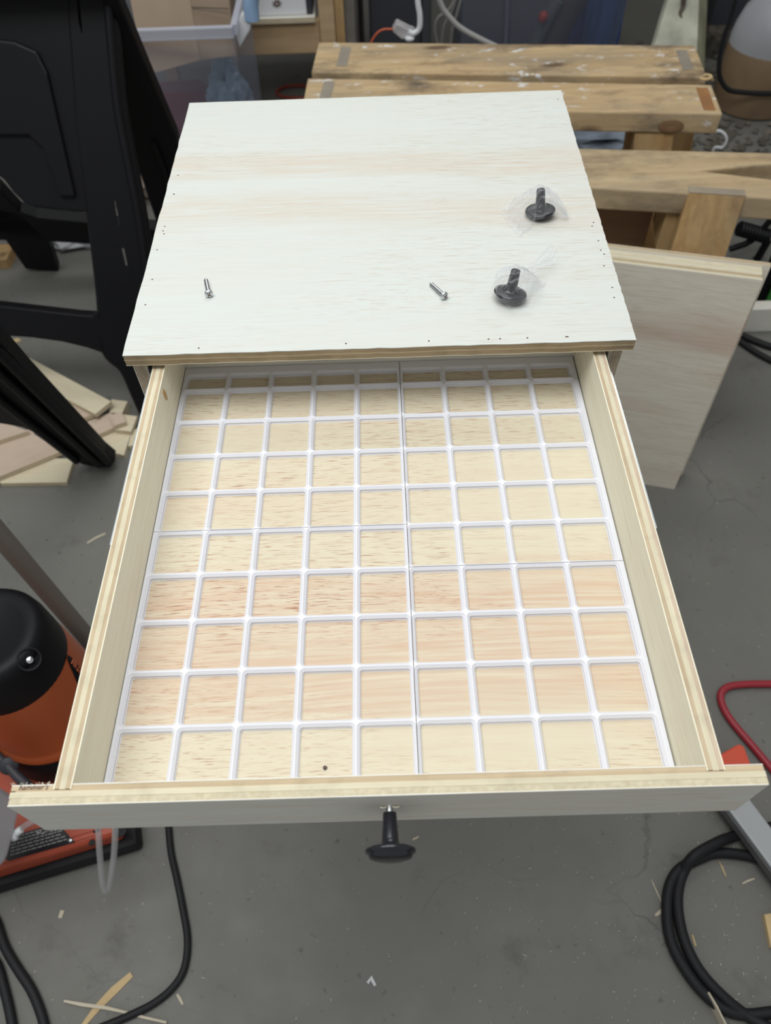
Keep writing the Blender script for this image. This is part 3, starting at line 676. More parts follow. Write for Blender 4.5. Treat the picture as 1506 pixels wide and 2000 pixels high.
offcut([(215, 811), (237, 804), (246, 824), (222, 832)], .0375, .0122, ((215, 811), (222, 832)), 'scrap_pink', 'small pink-brown rectangle lying loose on the pile')
offcut([(-60, 645), (0, 668), (217, 784), (186, 809), (60, 742), (-60, 690)], .0502, .0122, ((0, 668), (217, 784)), 'scrap', 'long pale plywood plank on top of the offcut pile')
offcut([(16, 665), (34, 660), (41, 664), (24, 671)], .006, .0058, ((16, 665), (34, 660)), 'shaving_b', 'tiny tan offcut alone on the floor behind the pile')

# ---------------------------------------------------------------- orange machine at the left: base, motor, tank
ang = math.radians(15.4); ux = Vector((math.cos(ang), math.sin(ang), 0)); uy = Vector((-math.sin(ang), math.cos(ang), 0))
mc = Vector((-.572, -.072, 0))
mach = thing('orange_machine', (mc.x, mc.y, 0), 'orange electric machine with black motor cap and clear hose at left edge', 'machine')
fc = Vector((-.425, -.271, 0))
def bp(a, b_, z): p = fc - ux * a + uy * b_; return Vector((p.x, p.y, z))
def bprism(l, z0, z1): b = MB(); b.prism([bp(a, b_, z0) for a, b_ in l], (0, 0, z1 - z0)); return b
bprism([(0, 0), (.42, 0), (.42, .34), (0, .34)], 0, .040).build('base_trim', M['black_soft'], mach, bevel=.008)
bprism([(.016, .012), (.41, .012), (.41, .33), (.016, .33)], .036, .082).build('base_plate', M['orange_base'], mach, bevel=.012, seg=3)
for i, yy in enumerate((.020, .028)): bprism([(.05, yy), (.41, yy), (.41, yy + .003), (.05, yy + .003)], .080, .0845).build('base_groove', M['orange_base'], mach)
# label plate on the base
lp = [onz(u, v, .084) for u, v in ((16, 1682), (147, 1645), (112, 1608), (-20, 1645))]
b = MB(); b.prism(lp, (0, 0, .0012)); lpo = b.build('label_plate', M['black_gloss'], mach, bevel=.0004)
e1 = (lp[1] - lp[0]).normalized(); e2 = Vector((-e1.y, e1.x, 0)); Wl = (lp[1] - lp[0]).length; Hl = (lp[3] - lp[0]).dot(e2)
def lab(a, b_): p = lp[0] + e1 * a + e2 * b_; return Vector((p.x, p.y, .0853))
b = MB()
for i in range(6):
    x = .004
    while x < Wl * .86 - i * .003:
        wd = random.uniform(.003, .009); b.prism([lab(x, .007 + i * .0052), lab(x + wd, .007 + i * .0052), lab(x + wd, .0090 + i * .0052), lab(x, .0090 + i * .0052)], (0, 0, .0002)); x += wd + .0016
tag(b.build('fine_print', M['print_grey'], lpo), kind='stuff')
Rl = Matrix(((e1.x, e2.x, 0, 0), (e1.y, e2.y, 0, 0), (0, 0, 1, 0), (0, 0, 0, 1)))
text_mesh('printed_mark', 'FC  CE', .011, M['print_white'], lpo, Matrix.Translation(lab(Wl * .42, Hl * .72)) @ Rl)
p = lab(Wl - .007, .005); MB().lathe([(.0035, 0), (.0034, .001), (.0015, .0018), (0, .0018)], Matrix.Translation(p), 16).build('plate_screw', M['zinc'], lpo)
for u, v, r in ((188, 1620, .006), (180, 1646, .005), (235, 1622, .011)):
    p = onz(u, v, .0822); MB().lathe([(r, 0), (r, .0012), (r * .7, .0014), (0, .0004)], Matrix.Translation(p), 20).build('base_hole', M['black_soft'], mach)
# motor
T = Matrix.Translation((mc.x, mc.y, 0))
MB().lathe([(.108, .075), (.110, .10), (.106, .135), (.098, .148)], T, 48).build('motor_collar', M['black'], mach)
MB().lathe([(.096, .146), (.101, .150), (.102, .158), (.097, .166), (.095, .175), (.0925, .235), (.089, .300), (.086, .325)], T, 56).build('motor_housing', M['orange'], mach)
cap = MB().lathe([(.0855, .316), (.0865, .324), (.0860, .345), (.0845, .380), (.0815, .398), (.0760, .408), (.066, .412), (.055, .411), (.050, .408), (0, .408)], T, 64).build('motor_cap', M['black'], mach)
b = MB(); hp = onz(57, 1288, .398)
b.lathe([(.017, -.012), (.017, .006), (.014, .007), (.013, -.002), (0, -.002)], axis_matrix(hp, (.45, -.35, .8)), 28); b.build('screw_recess', M['black'], cap)
MB().lathe([(.0055, 0), (.0055, .0025), (.004, .004), (0, .0042)], axis_matrix(hp + Vector((.001, -.001, .0)), (.45, -.35, .8)), 20).build('cap_screw', M['zinc'], cap)
for k in range(4):
    a = math.radians(-92 + k * 12); dv = Vector((math.cos(a), math.sin(a), 0)); p = Vector((mc.x, mc.y, .338)) + dv * .0853; tdir = Vector((-dv.y, dv.x, 0))
    b = MB(); b.prism([p - tdir * .005 - Vector((0, 0, .017)), p + tdir * .005 - Vector((0, 0, .017)), p + tdir * .005 + Vector((0, 0, .020)) - dv * .003, p - tdir * .005 + Vector((0, 0, .020)) - dv * .003], dv * .0009); b.build('vent_slot', M['black_gloss'], cap)
b = MB()   # black brand strip wrapped on the housing
def hs(a, z, e=.0015):
    a = math.radians(a); r_ = .095 - (z - .175) / .125 * .0068 + e; return Vector((mc.x + r_ * math.cos(a), mc.y + r_ * math.sin(a), z))
vs = []; n = 12
for i in range(n + 1):
    z = .235 + .088 * i / n; wv = 8 * (1 - (i / n) ** 3 * .8); ac = -7 + 10 * i / n
    vs += [hs(ac - wv, z), hs(ac + wv, z)]
b.add(vs, [(2 * i, 2 * i + 1, 2 * i + 3, 2 * i + 2) for i in range(n)], 0, True); strip = b.build('brand_strip', M['black'], mach); sm_ = strip.modifiers.new('s', 'SOLIDIFY'); sm_.thickness = .001
Z_ = Vector((math.cos(math.radians(3)), math.sin(math.radians(3)), .05)).normalized(); X_ = Vector((.07, -.05, -1)); X_ = (X_ - Z_ * X_.dot(Z_)).normalized(); Y_ = Z_.cross(X_)
o = hs(-1, .312, .003); text_mesh('brand_lettering', 'AVZMIZA', .016, M['orange_print'], strip, Matrix(((X_.x, Y_.x, Z_.x, o.x), (X_.y, Y_.y, Z_.y, o.y), (X_.z, Y_.z, Z_.z, o.z), (0, 0, 0, 1))), .0008)
b = MB(); b.tube([onz(u, v, z) for u, v, z in ((-20, 1462, .16), (15, 1495, .15), (40, 1522, .14), (95, 1570, .12))], .008, 10); b.build('lever', M['dark_case'], mach)
MB().lathe([(.014, 0), (.0155, .003), (.013, .006), (0, .007)], axis_matrix(onz(18, 1494, .15), (.4, -.6, .7)), 20).build('lever_boss', M['dark_case'], mach)
# tank and clear tube
tp = onz(16, 1702, .20)
b = MB(); b.box((tp.x - .10, tp.y, .20), (tp.x, tp.y + .10, .33)); b.build('coolant_tank', M['tank'], mach, bevel=.02, seg=4)
fp = onz(22, 1632, .2); MB().lathe([(.006, -.012), (.006, 0), (.010, 0), (.010, .006), (.0055, .007), (.0055, .016)], axis_matrix(fp, (.85, .5, .1)), 20).build('tank_fitting', M['white'], mach)
path = [fp] + [onz(u, v, z) for u, v, z in ((50, 1612, .2), (90, 1590, .2), (150, 1555, .19), (188, 1570, .19), (192, 1618, .185), (195, 1670, .15), (200, 1720, .10), (207, 1741, .075), (215, 1722, .09), (222, 1675, .14), (225, 1618, .185), (222, 1570, .19), (200, 1530, .18))]
b = MB(); b.tube(path, .0048, 12, caps=False); b.tube(path, .0031, 10, caps=False); tag(b.build('clear_hose', M['tube'], mach), 'clear vinyl hose hanging in a loop')
# bare metal tube passing behind the motor
b = MB(); pA = onz(-60, 976, .46); pB = onz(150, 1222, .13); dd = (pB - pA).normalized(); pC = pB + dd * ((.02 - pB.z) / dd.z)
b.tube([pA, pC], .0165, 24, sub=1); tag(b.build('metal_tube', M['grey_pipe'], None, pC), 'brown-grey metal tube slanting behind the orange motor', 'tube')

# ---------------------------------------------------------------- cords and hoses on the floor
def cord(name, px, r, mat, label, cat, z=None, n=12):
    pts = [onz(u, v, (r if len(q) == 2 else q[2])) for q in px for u, v in [q[:2]]]
    b = MB(); b.tube(pts, r, n); o = b.build(name, mat, None, pts[0] - Vector((0, 0, pts[0].z))); return tag(o, label, cat)
cord('power_cord', [(322, 1540), (329, 1615), (334, 1665), (345, 1715), (357, 1775), (366, 1835), (360, 1890), (338, 1928), (300, 1960), (250, 1985), (190, 2010)], .0058, M['black_soft'], 'black cord curving over the floor below the front left corner', 'cord')
cord('power_cord', [(-30, 1770), (-8, 1800), (10, 1850), (35, 1893), (62, 1935), (82, 1985), (92, 2030)], .0075, M['black_soft'], 'thicker black cord at the bottom left corner, right of its twin', 'cord')
cord('power_cord', [(-30, 1850), (-6, 1885), (8, 1930), (20, 1980), (28, 2030)], .0075, M['black_soft'], 'black cord at the bottom left edge, left of its twin', 'cord')
RH = .0105
cord('rubber_hose', [(1600, 1618, .012), (1530, 1612, .012), (1452, 1628, .012), (1428, 1635, .014), (1402, 1645, .026), (1356, 1672, .029), (1334, 1705, .012), (1324, 1745, .012), (1326, 1791, .012), (1340, 1845, .012), (1369, 1899, .012), (1416, 1950, .012), (1474, 1993, .012), (1560, 2030, .03), (1640, 2020, .034), (1640, 1980, .03), (1560, 1972, .012), (1506, 1978, .012), (1460, 1982, .0105), (1416, 1972, .0105), (1373, 1938, .0105), (1337, 1891, .0105), (1312, 1842, .0105), (1303, 1791, .0105), (1306, 1737, .0105), (1326, 1699, .0105), (1369, 1676, .0105), (1402, 1666, .0105), (1459, 1671, .0105), (1502, 1687, .0105), (1560, 1720, .0105)], .0085, M['black_soft'], 'thick black rubber hose coiled on the floor at bottom right', 'hose', n=16)
cord('air_hose', [(1600, 1338), (1540, 1336), (1490, 1336), (1450, 1337), (1421, 1342), (1408, 1356), (1412, 1380), (1430, 1410), (1468, 1455), (1506, 1500), (1550, 1550)], .0068, M['red_hose'], 'dark red air hose bent on the floor right of the drawer', 'hose')
tz = .045
q = [onz(u, v, tz) for u, v in ((1398, 1478), (1444, 1452), (1454, 1458), (1470, 1500), (1400, 1520))]
b = MB(); b.prism(q, (0, 0, -tz)); tag(b.build('plastic_clamp', M['orange_block'], None, q[0], bevel=.003), 'orange-red plastic block on the floor behind the front right corner', 'block')
cord('power_cord', [(1430, 640), (1450, 655), (1480, 668), (1510, 678), (1570, 690)], .009, M['black_soft'], 'upper of two black cords at the right edge beside the leaning panels', 'cord')
cord('power_cord', [(1430, 655), (1450, 670), (1480, 690), (1515, 708), (1570, 730)], .008, M['black_soft'], 'lower of two black cords at the right edge beside the leaning panels', 'cord')

# ---------------------------------------------------------------- right edge: block of wood, black tool stand
wb = onz(1446, 648, 0); wt = ony(1450, 606, wb.y)
o = MB().box((wb.x - .03, wb.y, 0), (wb.x + .30, wb.y + .035, wt.z)).build('wood_block', M['face_x'], None, (wb.x, wb.y, 0)); tag(o, 'length of pale wood lying on the floor at the right edge', 'board')
ts = thing('tool_stand', (1.16, 1.36, 0), 'black folding tool stand with a ribbed grip beyond the notched bench', 'stand')
yT = 1.30
def yy(u, v): return ony(u, v, yT)
b = MB(); a = yy(1443, 446); e = yy(1500, 462); prof = []; L_ = (e - a).length
for i in range(9): prof += [(.017, L_ * i / 9), (.021, L_ * (i + .2) / 9), (.021, L_ * (i + .7) / 9), (.017, L_ * (i + .8) / 9)]
b.lathe(prof, axis_matrix(a, e - a), 18); b.build('ribbed_grip', M['black'], ts)
b = MB(); b.tube([yy(1500, 470), yy(1470, 520), Vector((yy(1448, 560).x, yT, 0.0))], .011, 10, sub=3); b.build('strut', M['black'], ts)
b = MB(); b.tube([yy(1505, 430), yy(1468, 470), yy(1425, 487)], .009, 10, sub=3); b.build('strut', M['black'], ts)
b = MB(); b.box((yy(1496, 600).x, yT + .05, 0), (yy(1496, 600).x + .18, yT + .25, .30)); b.build('motor_box', M['black'], ts, bevel=.01)
b = MB(); pp = ony(1490, 560, 1.1); b.box((pp.x, 1.1, 0), (pp.x + .09, 1.13, .17)); b.build('side_plate', M['black'], ts, bevel=.004)
gp = ony(1502, 575, 1.095); b = MB(); b.box((gp.x, 1.092, gp.z - .02), (gp.x + .06, 1.098, gp.z + .035)); b.build('green_badge', M['green'], ts)

# ---------------------------------------------------------------- back left: clear tote with boxes, wooden shelf
YT_ = 1.80
ft = thing('storage_tote', (-.62, 2.0, 0), 'clear plastic storage tote holding cardboard at the back left', 'tote')
x0, x1, y0, y1, zr = -1.05, -.398, YT_, 2.22, .468
b = MB(); tk = .003
xb0, xb1, yb0, yb1 = x0 + .03, x1 - .005, y0 + .02, y1 - .03
def wall(a, b2, c2_, d2, off): b.prism([a, b2, c2_, d2], off)
b.hexa([(xb0, yb0, .002), (xb1, yb0, .002), (xb1, yb0 + tk, .002), (xb0, yb0 + tk, .002), (x0, y0, zr), (x1, y0, zr), (x1, y0 + tk, zr), (x0, y0 + tk, zr)])
b.hexa([(xb1 - tk, yb0, .002), (xb1, yb0, .002), (xb1, yb1, .002), (xb1 - tk, yb1, .002), (x1 - tk, y0, zr), (x1, y0, zr), (x1, y1, zr), (x1 - tk, y1, zr)])
b.hexa([(xb0, yb1 - tk, .002), (xb1, yb1 - tk, .002), (xb1, yb1, .002), (xb0, yb1, .002), (x0, y1 - tk, zr), (x1, y1 - tk, zr), (x1, y1, zr), (x0, y1, zr)])
b.hexa([(xb0, yb0, .002), (xb0 + tk, yb0, .002), (xb0 + tk, yb1, .002), (xb0, yb1, .002), (x0, y0, zr), (x0 + tk, y0, zr), (x0 + tk, y1, zr), (x0, y1, zr)])
b.box((xb0, yb0, .0), (xb1, yb1, .003)); b.build('tote_body', M['tote'], ft)
b = MB(); b.box((x0 - .012, y0 - .016, zr - .026), (x1 + .004, y0 + .004, zr + .004)); b.box((x1 - .004, y0 + .004, zr - .026), (x1 + .014, y1 - .004, zr + .004)); b.box((x0 - .012, y1 - .004, zr - .026), (x1 + .014, y1 + .014, zr + .004)); b.build('rim', M['tote_rim'], ft, bevel=.003)
lk = ony(478, 45, 1.86); b = MB(); b.prism([ony(u, v, 1.86) for u, v in ((468, 95), (458, 62), (470, 30), (488, 15), (495, 30), (488, 60))], (0, .03, 0)); b.build('latch', M['white'], ft, bevel=.004)
b = MB(); b.tube([ony(u, v, 1.87) for u, v in ((497, -30), (490, 5), (492, 38))], .022, 12); b.build('latch_handle', M['lightblue'], ft)
def hexpx(bot, upv, name, mat, label, cat, **kw):
    b = MB(); b.hexa(bot + [p + upv for p in bot]); o = b.build(name, mat, None, sum(bot, Vector()) / 4, **kw); return tag(o, label, cat)
e0 = ony(391, 117, 1.88); eL = ony(285, 147, 1.83); eR = ony(462, 109, 1.94)
bx = thing('cardboard_box', (e0.x, e0.y + .1, e0.z), 'brown cardboard box standing askew in the clear tote', 'box')
upv = (ony(372, 0, 1.91) - e0) * 2.2; bk = Vector((0, .16, .02))
b = MB(); b.hexa([eL, e0, e0 + bk, eL + bk] + [p + upv for p in (eL, e0, e0 + bk, eL + bk)]); b.build('side_panel', M['cardboard'], bx)
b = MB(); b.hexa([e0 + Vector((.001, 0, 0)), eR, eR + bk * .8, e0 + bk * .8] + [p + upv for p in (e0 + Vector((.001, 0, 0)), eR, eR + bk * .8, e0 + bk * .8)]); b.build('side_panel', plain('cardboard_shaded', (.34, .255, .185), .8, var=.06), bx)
for v in (13, 51):
    a = ony(374 if v < 30 else 382, v, 1.903); c_ = ony(447 if v < 30 else 455, v + 3, 1.948); b = MB(); b.tube([a + Vector((0, -.004, 0)), c_ + Vector((0, -.004, 0))], .0016, 6, sub=1); b.build('flap_seam', M['dark_wood'], bx)
q = [onz(u, v, .12) for u, v in ((285, 160), (390, 152), (462, 205), (455, 240), (300, 250))]
b = MB(); b.prism(q, (0, 0, -.10)); tag(b.build('folded_cloth', M['maroon'], None, q[0], bevel=.012, seg=3), 'dark red folded cloth in the bottom of the clear tote', 'cloth')
def blob(name, cen, sc, mat, label, cat, seed, amp=.35, sub=3, freq=2.0):
    bm = bmesh.new(); bmesh.ops.create_icosphere(bm, subdivisions=sub, radius=1)
    for v in bm.verts:
        k = 1 + amp * mnoise.noise(v.co * freq + Vector((seed, 0, 0))) + amp * .4 * mnoise.noise(v.co * freq * 2.7 + Vector((0, seed, 0)))
        v.co *= k; v.co = Vector((v.co.x * sc[0], v.co.y * sc[1], max(v.co.z, -.7) * sc[2]))
    me = bpy.data.meshes.new(name); bm.to_mesh(me); bm.free(); me.materials.append(mat)
    zmin = min(v.co.z for v in me.vertices)
    for v in me.vertices: v.co.z -= zmin
    o = bpy.data.objects.new(name, me); o.location = cen; COL.objects.link(o); return tag(o, label, cat)
p = ony(440, 165, 2.02); blob('plastic_wrap', (p.x, 2.05, .006), (.07, .09, .15), plain('pale_blue_film', (.20, .30, .40), .3, var=.5), 'crumpled pale blue plastic inside the clear tote by its right wall', 'bag', 4.2, .5, 4)
# wooden shelf unit
YS = 2.27
sf = thing('wooden_shelf', (-.30, YS + .1, 0), 'pine shelf frame carrying a white box at the back', 'shelf')
rl = ony(560, 106, YS); rt = ony(560, 41, YS); pl_ = ony(624, 50, YS); pr_ = ony(673, 50, YS)
MB().box((-.75, YS, rl.z), (pl_.x, YS + .04, rt.z)).build('rail', M['pine_clean'], sf, bevel=.003)
MB().box((pl_.x + .001, YS - .01, 0), (pl_.x + (pr_.x - pl_.x) * .62, YS + .05, .9)).build('post', M['pine_clean'], sf, bevel=.003)
MB().box((pl_.x + (pr_.x - pl_.x) * .62 + .001, YS + .005, 0), (pr_.x, YS + .05, .9)).build('post', M['pine_z'], sf, bevel=.003)
MB().box((-.75, YS + .05, 0), (-.71, YS + .09, .6)).build('post', M['pine_clean'], sf)
plyboard('shelf_board', rect(-.75, YS - .02, pl_.x - .012, YS + .30, rt.z + .0155), (0, 0, -1), [(.001, 0, 0), (.0045, 1, .0003), (.004, 2, 0), (.0045, 1, .0003), (.001, 0, 0)], [M['face_x'], M['ply_tan'], M['ply_pale']], sf)
b = MB(); b.hexa([ony(672, 90, YS + .06), ony(690, 90, YS + .06), ony(690, 90, YS + .5), ony(672, 90, YS + .5)] + [p + Vector((.0, 0, .5)) for p in (ony(672, 90, YS + .06), ony(690, 90, YS + .06), ony(690, 90, YS + .5), ony(672, 90, YS + .5))]); 
b2 = MB(); b2.hexa([(pr_.x + .002, YS + .03, 0), (pr_.x + .035, YS + .03, 0), (pr_.x + .06, YS + .55, 0), (pr_.x + .03, YS + .55, 0), (pr_.x + .002, YS + .03, .9), (pr_.x + .035, YS + .03, .9), (pr_.x + .06, YS + .55, .9), (pr_.x + .03, YS + .55, .9)]); b2.build('side_board', plain('weathered_grey_board', (.17, .155, .14), .8, var=.3), sf)
zb_ = rt.z + .016
wbx = thing('white_box', (-.36, YS + .1, zb_), 'white box with a dark mark on the pine shelf', 'box')
bx1 = ony(604, 26, YS + .0); MB().box((-.70, YS + .0, zb_), (bx1.x - .008, YS + .22, zb_ + .16)).build('box_body', M['white'], wbx, bevel=.004)
MB().box((bx1.x - .0075, YS + .002, zb_), (bx1.x + .012, YS + .22, zb_ + .16)).build('box_end', M['dark_case'], wbx, bevel=.003)
em = ony(541, 7, YS - .001); b = MB()
for k in range(7):
    a = k * .9; b.tube([Vector((em.x + .016 * math.cos(a), YS - .0005, em.z + .012 * math.sin(a))), Vector((em.x + .010 * math.cos(a + 2.2), YS - .0005, em.z + .010 * math.sin(a + 2.2)))], .0018, 6, sub=1)
b.build('emblem', M['ink'], wbx)
pts = [onz(u, v, .006) for u, v in ((540, 182), (552, 172), (575, 167), (600, 168))]
cord('thin_wire', [(600, 192), (560, 190), (541, 183), (550, 172), (575, 167), (620, 170)], .006, M['red_wire'], 'red-brown wire ring on the dark floor left of the benches', 'wire')

# ---------------------------------------------------------------- back centre: dark case, cables, grey tote
o = thing('plastic_case', (.09, 2.55, 0), 'tall dark grey case standing behind the farthest bench', 'case')
a = ony(722, 60, 2.45); e = ony(842, 60, 2.45); MB().box((a.x, 2.45, 0), (e.x - .035, 2.7, .75)).build('case_body', M['dark_case'], o, bevel=.01); MB().box((e.x - .034, 2.455, 0), (e.x, 2.7, .75)).build('case_edge', plain('case_edge', (.05, .052, .06), .5), o, bevel=.006)
YC = 1.72
def yc(l, y=YC): return [ony(u, v, y) for u, v in l]
ad = thing('cable_adapter', ony(782, 62, YC), 'white cable connector with orange wire above the farthest bench', 'adapter')
b = MB(); b.prism(yc([(766, 62), (775, 45), (800, 58), (812, 62), (806, 74), (785, 78)]), (0, .035, 0)); b.build('connector', plain('scuffed_white', (.45, .43, .44), .5, var=.45), ad, bevel=.004)
b = MB(); b.tube(yc([(815, -60), (816, 0), (820, 30), (819, 55), (808, 65), (798, 62)]), .0075, 12); b.build('white_cable', M['white'], ad)
b = MB(); b.tube(yc([(768, 57), (748, 58), (734, 68), (722, 90), (715, 120)]), .003, 8); b.build('orange_wire', M['orange_wire'], ad)
b = MB(); b.lathe([(0, 0), (.012, .002), (.014, .01), (0, .016)], Matrix.Translation(ony(800, 80, YC)), 16); b.build('plug', M['white'], ad)
b = MB(); b.tube(yc([(845, -40), (862, 10), (875, 30), (900, 55), (945, 80), (1000, 105)], 1.85), .008, 10); tag(b.build('data_cable', M['cable_grey'], None, ony(870, 25, 1.85)), 'thick pale grey cable sloping down before the grey tote', 'cable')
for i, l in enumerate(([(905, -40), (880, 15), (856, 35), (850, 60), (856, 90)], [(900, -40), (885, 15), (868, 50), (862, 90)], [(905, -20), (893, 25), (884, 55), (880, 90)])):
    b = MB(); b.tube(yc(l, 1.95), .005, 8); tag(b.build('data_cable', plain('dim_grey_cable_%d' % i, (.17, .165, .16), .6), None, ony(*l[2], 1.95)), ['thin grey cable in the dark gap, leftmost of three', 'thin grey cable in the dark gap, middle of three', 'thin grey cable in the dark gap, rightmost of three'][i], 'cable')
o = thing('storage_tote', (.6, 2.45, 0), 'bluish grey translucent tote full of tools behind the benches', 'tote')
a = ony(903, 60, 2.28); e = ony(1210, 60, 2.28)
b = MB(); b.hexa([(a.x, 2.28, 0), (e.x - .02, 2.28, 0), (e.x - .02, 2.284, 0), (a.x, 2.284, 0), (a.x - .01, 2.27, .55), (e.x + .02, 2.27, .55), (e.x + .02, 2.274, .55), (a.x - .01, 2.274, .55)])
b.hexa([(e.x - .024, 2.285, 0), (e.x - .02, 2.285, 0), (e.x - .02, 2.65, 0), (e.x - .024, 2.65, 0), (e.x + .016, 2.275, .55), (e.x + .02, 2.275, .55), (e.x + .02, 2.66, .55), (e.x + .016, 2.66, .55)])
b.hexa([(a.x, 2.285, 0), (a.x + .004, 2.285, 0), (a.x + .004, 2.65, 0), (a.x, 2.65, 0), (a.x - .01, 2.275, .55), (a.x - .006, 2.275, .55), (a.x - .006, 2.66, .55), (a.x - .01, 2.66, .55)])
b.box((a.x + .005, 2.65, 0), (e.x - .03, 2.654, .55)); b.box((a.x + .005, 2.286, .001), (e.x - .026, 2.648, .004)); b.build('tote_body', M['tote_grey'], o)
b = MB(); b.tube([ony(991, -60, 2.266), ony(990, 30, 2.270), ony(987, 90, 2.274)], .009, 8, sub=1); b.build('wall_rib', plain('tote_rib', (.10, .11, .14), .5), o)
def tool(name, l, r, y, mat, label, cat, rf=None):
    b = MB(); pts = [ony(u, v, y) for u, v in l]; b.tube(pts, r, 14, rfun=rf); return tag(b.build(name, mat, None, pts[0]), label, cat)
bt = ony(1050, 130, 2.36)
tool('hand_tool', [(1138, -30), (1110, 20), (1085, 70), (1062, 120), (1050, 150)], .045, 2.36, plain('brown_black_rubber', (.085, .062, .05), .6), 'brown-black tool handle in the grey tote', 'tool')
slim = tool('hand_tool', [(1090, 0), (1065, 45), (1045, 90), (1030, 140)], .022, 2.34, plain('grey_grip', (.16, .165, .16), .6), 'slim grey tool handle with an orange tip in the grey tote', 'tool')
p = ony(1056, 45, 2.30); MB().lathe([(0, 0), (.014, .006), (.015, .03), (0, .04)], axis_matrix(p, (.3, 0, 1)), 14).build('tool_tip', M['orange_block'], slim)
p = ony(1172, 110, 2.42); blob('blue_sack', (p.x, 2.45, .006), (.06, .09, .34), M['blue'], 'crumpled blue plastic sack inside the grey tote', 'sack', 9.1, .3)
p = ony(1150, 110, 2.45); blob('purple_sack', (p.x - .01, 2.56, .006), (.05, .07, .32), plain('violet_plastic', (.05, .045, .16), .5), 'dull violet plastic between the tools in the grey tote', 'sack', 2.1, .3)

# ---------------------------------------------------------------- back right: whitewashed plank, jug, rubble
a = ony(1280, 82, 2.25); e = ony(1362, 84, 2.25); tl = ony(1322, -60, 2.42); tr2 = ony(1368, -60, 2.42)
dn = (a - tl); k = a.z / -dn.z; a0 = a + dn * k; dn2 = (e - tr2); e0_ = e + dn2 * (e.z / -dn2.z)
b = MB(); up4 = [tl + (tl - a) * .5, tr2 + (tr2 - e) * .5]
wp = thing('painted_plank', (a0.x, a0.y, 0), 'old whitewashed plank leaning behind the benches, paint flaking', 'plank')
b.hexa([a0, e0_, e0_ + Vector((0, .03, 0)), a0 + Vector((0, .03, 0)), up4[0], up4[1], up4[1] + Vector((0, .03, 0)), up4[0] + Vector((0, .03, 0))]); b.build('front_board', M['white_dirty'], wp)
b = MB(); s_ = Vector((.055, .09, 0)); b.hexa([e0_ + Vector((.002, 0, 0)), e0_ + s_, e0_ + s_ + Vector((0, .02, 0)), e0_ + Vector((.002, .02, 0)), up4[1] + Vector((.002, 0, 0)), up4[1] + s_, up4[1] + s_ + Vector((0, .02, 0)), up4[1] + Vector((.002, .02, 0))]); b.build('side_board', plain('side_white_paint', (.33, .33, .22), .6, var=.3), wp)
sp = [ony(1335, -10, 2.33), ony(1334, 10, 2.33), ony(1328, 26, 2.32), ony(1332, 40, 2.31)]
b = MB(); b.tube([p + Vector((0, -.004, 0)) for p in sp], .009, 8, rfun=lambda t_: 1.2 - .8 * t_); b.build('bare_patch', M['dark_wood'], wp)
jc = Vector((1.375, 2.235, 0)); T = Matrix.Translation(jc)
jg = thing('plastic_jug', jc, 'milky plastic jug half full of amber liquid at the back right', 'jug')
MB().lathe([(.10, 0), (.125, .006), (.138, .03), (.140, .06), (.140, .22), (.136, .25), (.120, .30), (.085, .345), (.045, .375), (.03, .385), (.03, .42)], T, 48).build('jug_body', M['jug'], jg)
MB().lathe([(.121, .007), (.1345, .03), (.1365, .06), (.1365, .205), (0, .206)], T, 48).build('liquid', M['amber'], jg)
MB().lathe([(.141, .006), (.1415, .03), (.1415, .195), (.139, .20)], T, 48).build('stained_wall', plain('amber_stained_plastic', (.20, .135, .08), .35, var=.12), jg)
b = MB(); b.tube([ony(u, v, 2.08) for u, v in ((1450, -60), (1432, 20), (1412, 80), (1405, 120), (1406, 150), (1420, 173), (1445, 180), (1506, 183), (1580, 180))], .008, 10); tag(b.build('power_cord', M['black_soft'], None, jc), 'black cord hanging in front of the amber jug', 'cord')
b = MB(); b.tube([Vector((ony(1385, 420, 1.25).x, 1.25, 0))] + [ony(u, v, 1.25) for u, v in ((1385, 420), (1388, 340), (1393, 292), (1410, 288), (1418, 276), (1416, 264), (1405, 256), (1390, 258))], .004, 10); tag(b.build('pipe_hook', M['white'], None, ony(1405, 275, 1.25)), 'curved white plastic hook beside the middle bench end', 'hook')
b = MB()
for i in range(900):
    x = random.uniform(1.0, 1.75); y = random.uniform(1.62, 2.75); r_ = random.uniform(.006, .024)
    if (Vector((x, y, 0)) - jc).length < .15 + r_: continue
    pts = [Vector((x, y, 0)) + Vector((random.uniform(-1, 1), random.uniform(-1, 1), 0)) * r_ for _ in range(1)]
    c0 = Vector((x, y, r_ * .3)); vs = [c0 + Vector((random.uniform(.6, 1.2) * a_, random.uniform(.6, 1.2) * b_, random.uniform(.4, .8) * c_)) * r_ for a_, b_, c_ in ((1, 0, 0), (-1, 0, 0), (0, 1, 0), (0, -1, 0), (0, 0, 1), (0, 0, -.4))]
    b.add(vs, [(0, 2, 4), (2, 1, 4), (1, 3, 4), (3, 0, 4), (2, 0, 5), (1, 2, 5), (3, 1, 5), (0, 3, 5)])
tag(b.build('rubble', M['rock'], None, (1.35, 2.1, 0)), 'crumbled dark stone and dirt on the floor around the jug', 'rubble', None, 'stuff')
o = thing('black_block', (1.45, 2.75, 0), 'plain dark block filling the black area behind the amber jug', 'black_block'); a = ony(1388, 40, 2.6); MB().box((a.x, 2.6, .12), (a.x + .7, 2.9, 1.2)).build('block_body', M['dark_case'], o); MB().box((a.x, 2.6, 0), (a.x + .7, 2.9, .119)).build('block_base', M['stone'], o)  # plain dark block standing for the black area behind the jug
p = onz(1190, 275, 0.02); blob('plastic_sheet', (p.x, p.y + .05, 0), (.26, .14, .05), plain('blue_grey_film', (.20, .23, .28), .35, var=.5), 'crumpled blue-grey plastic sheet on the floor between the benches', 'sheet', 5.5, .5)
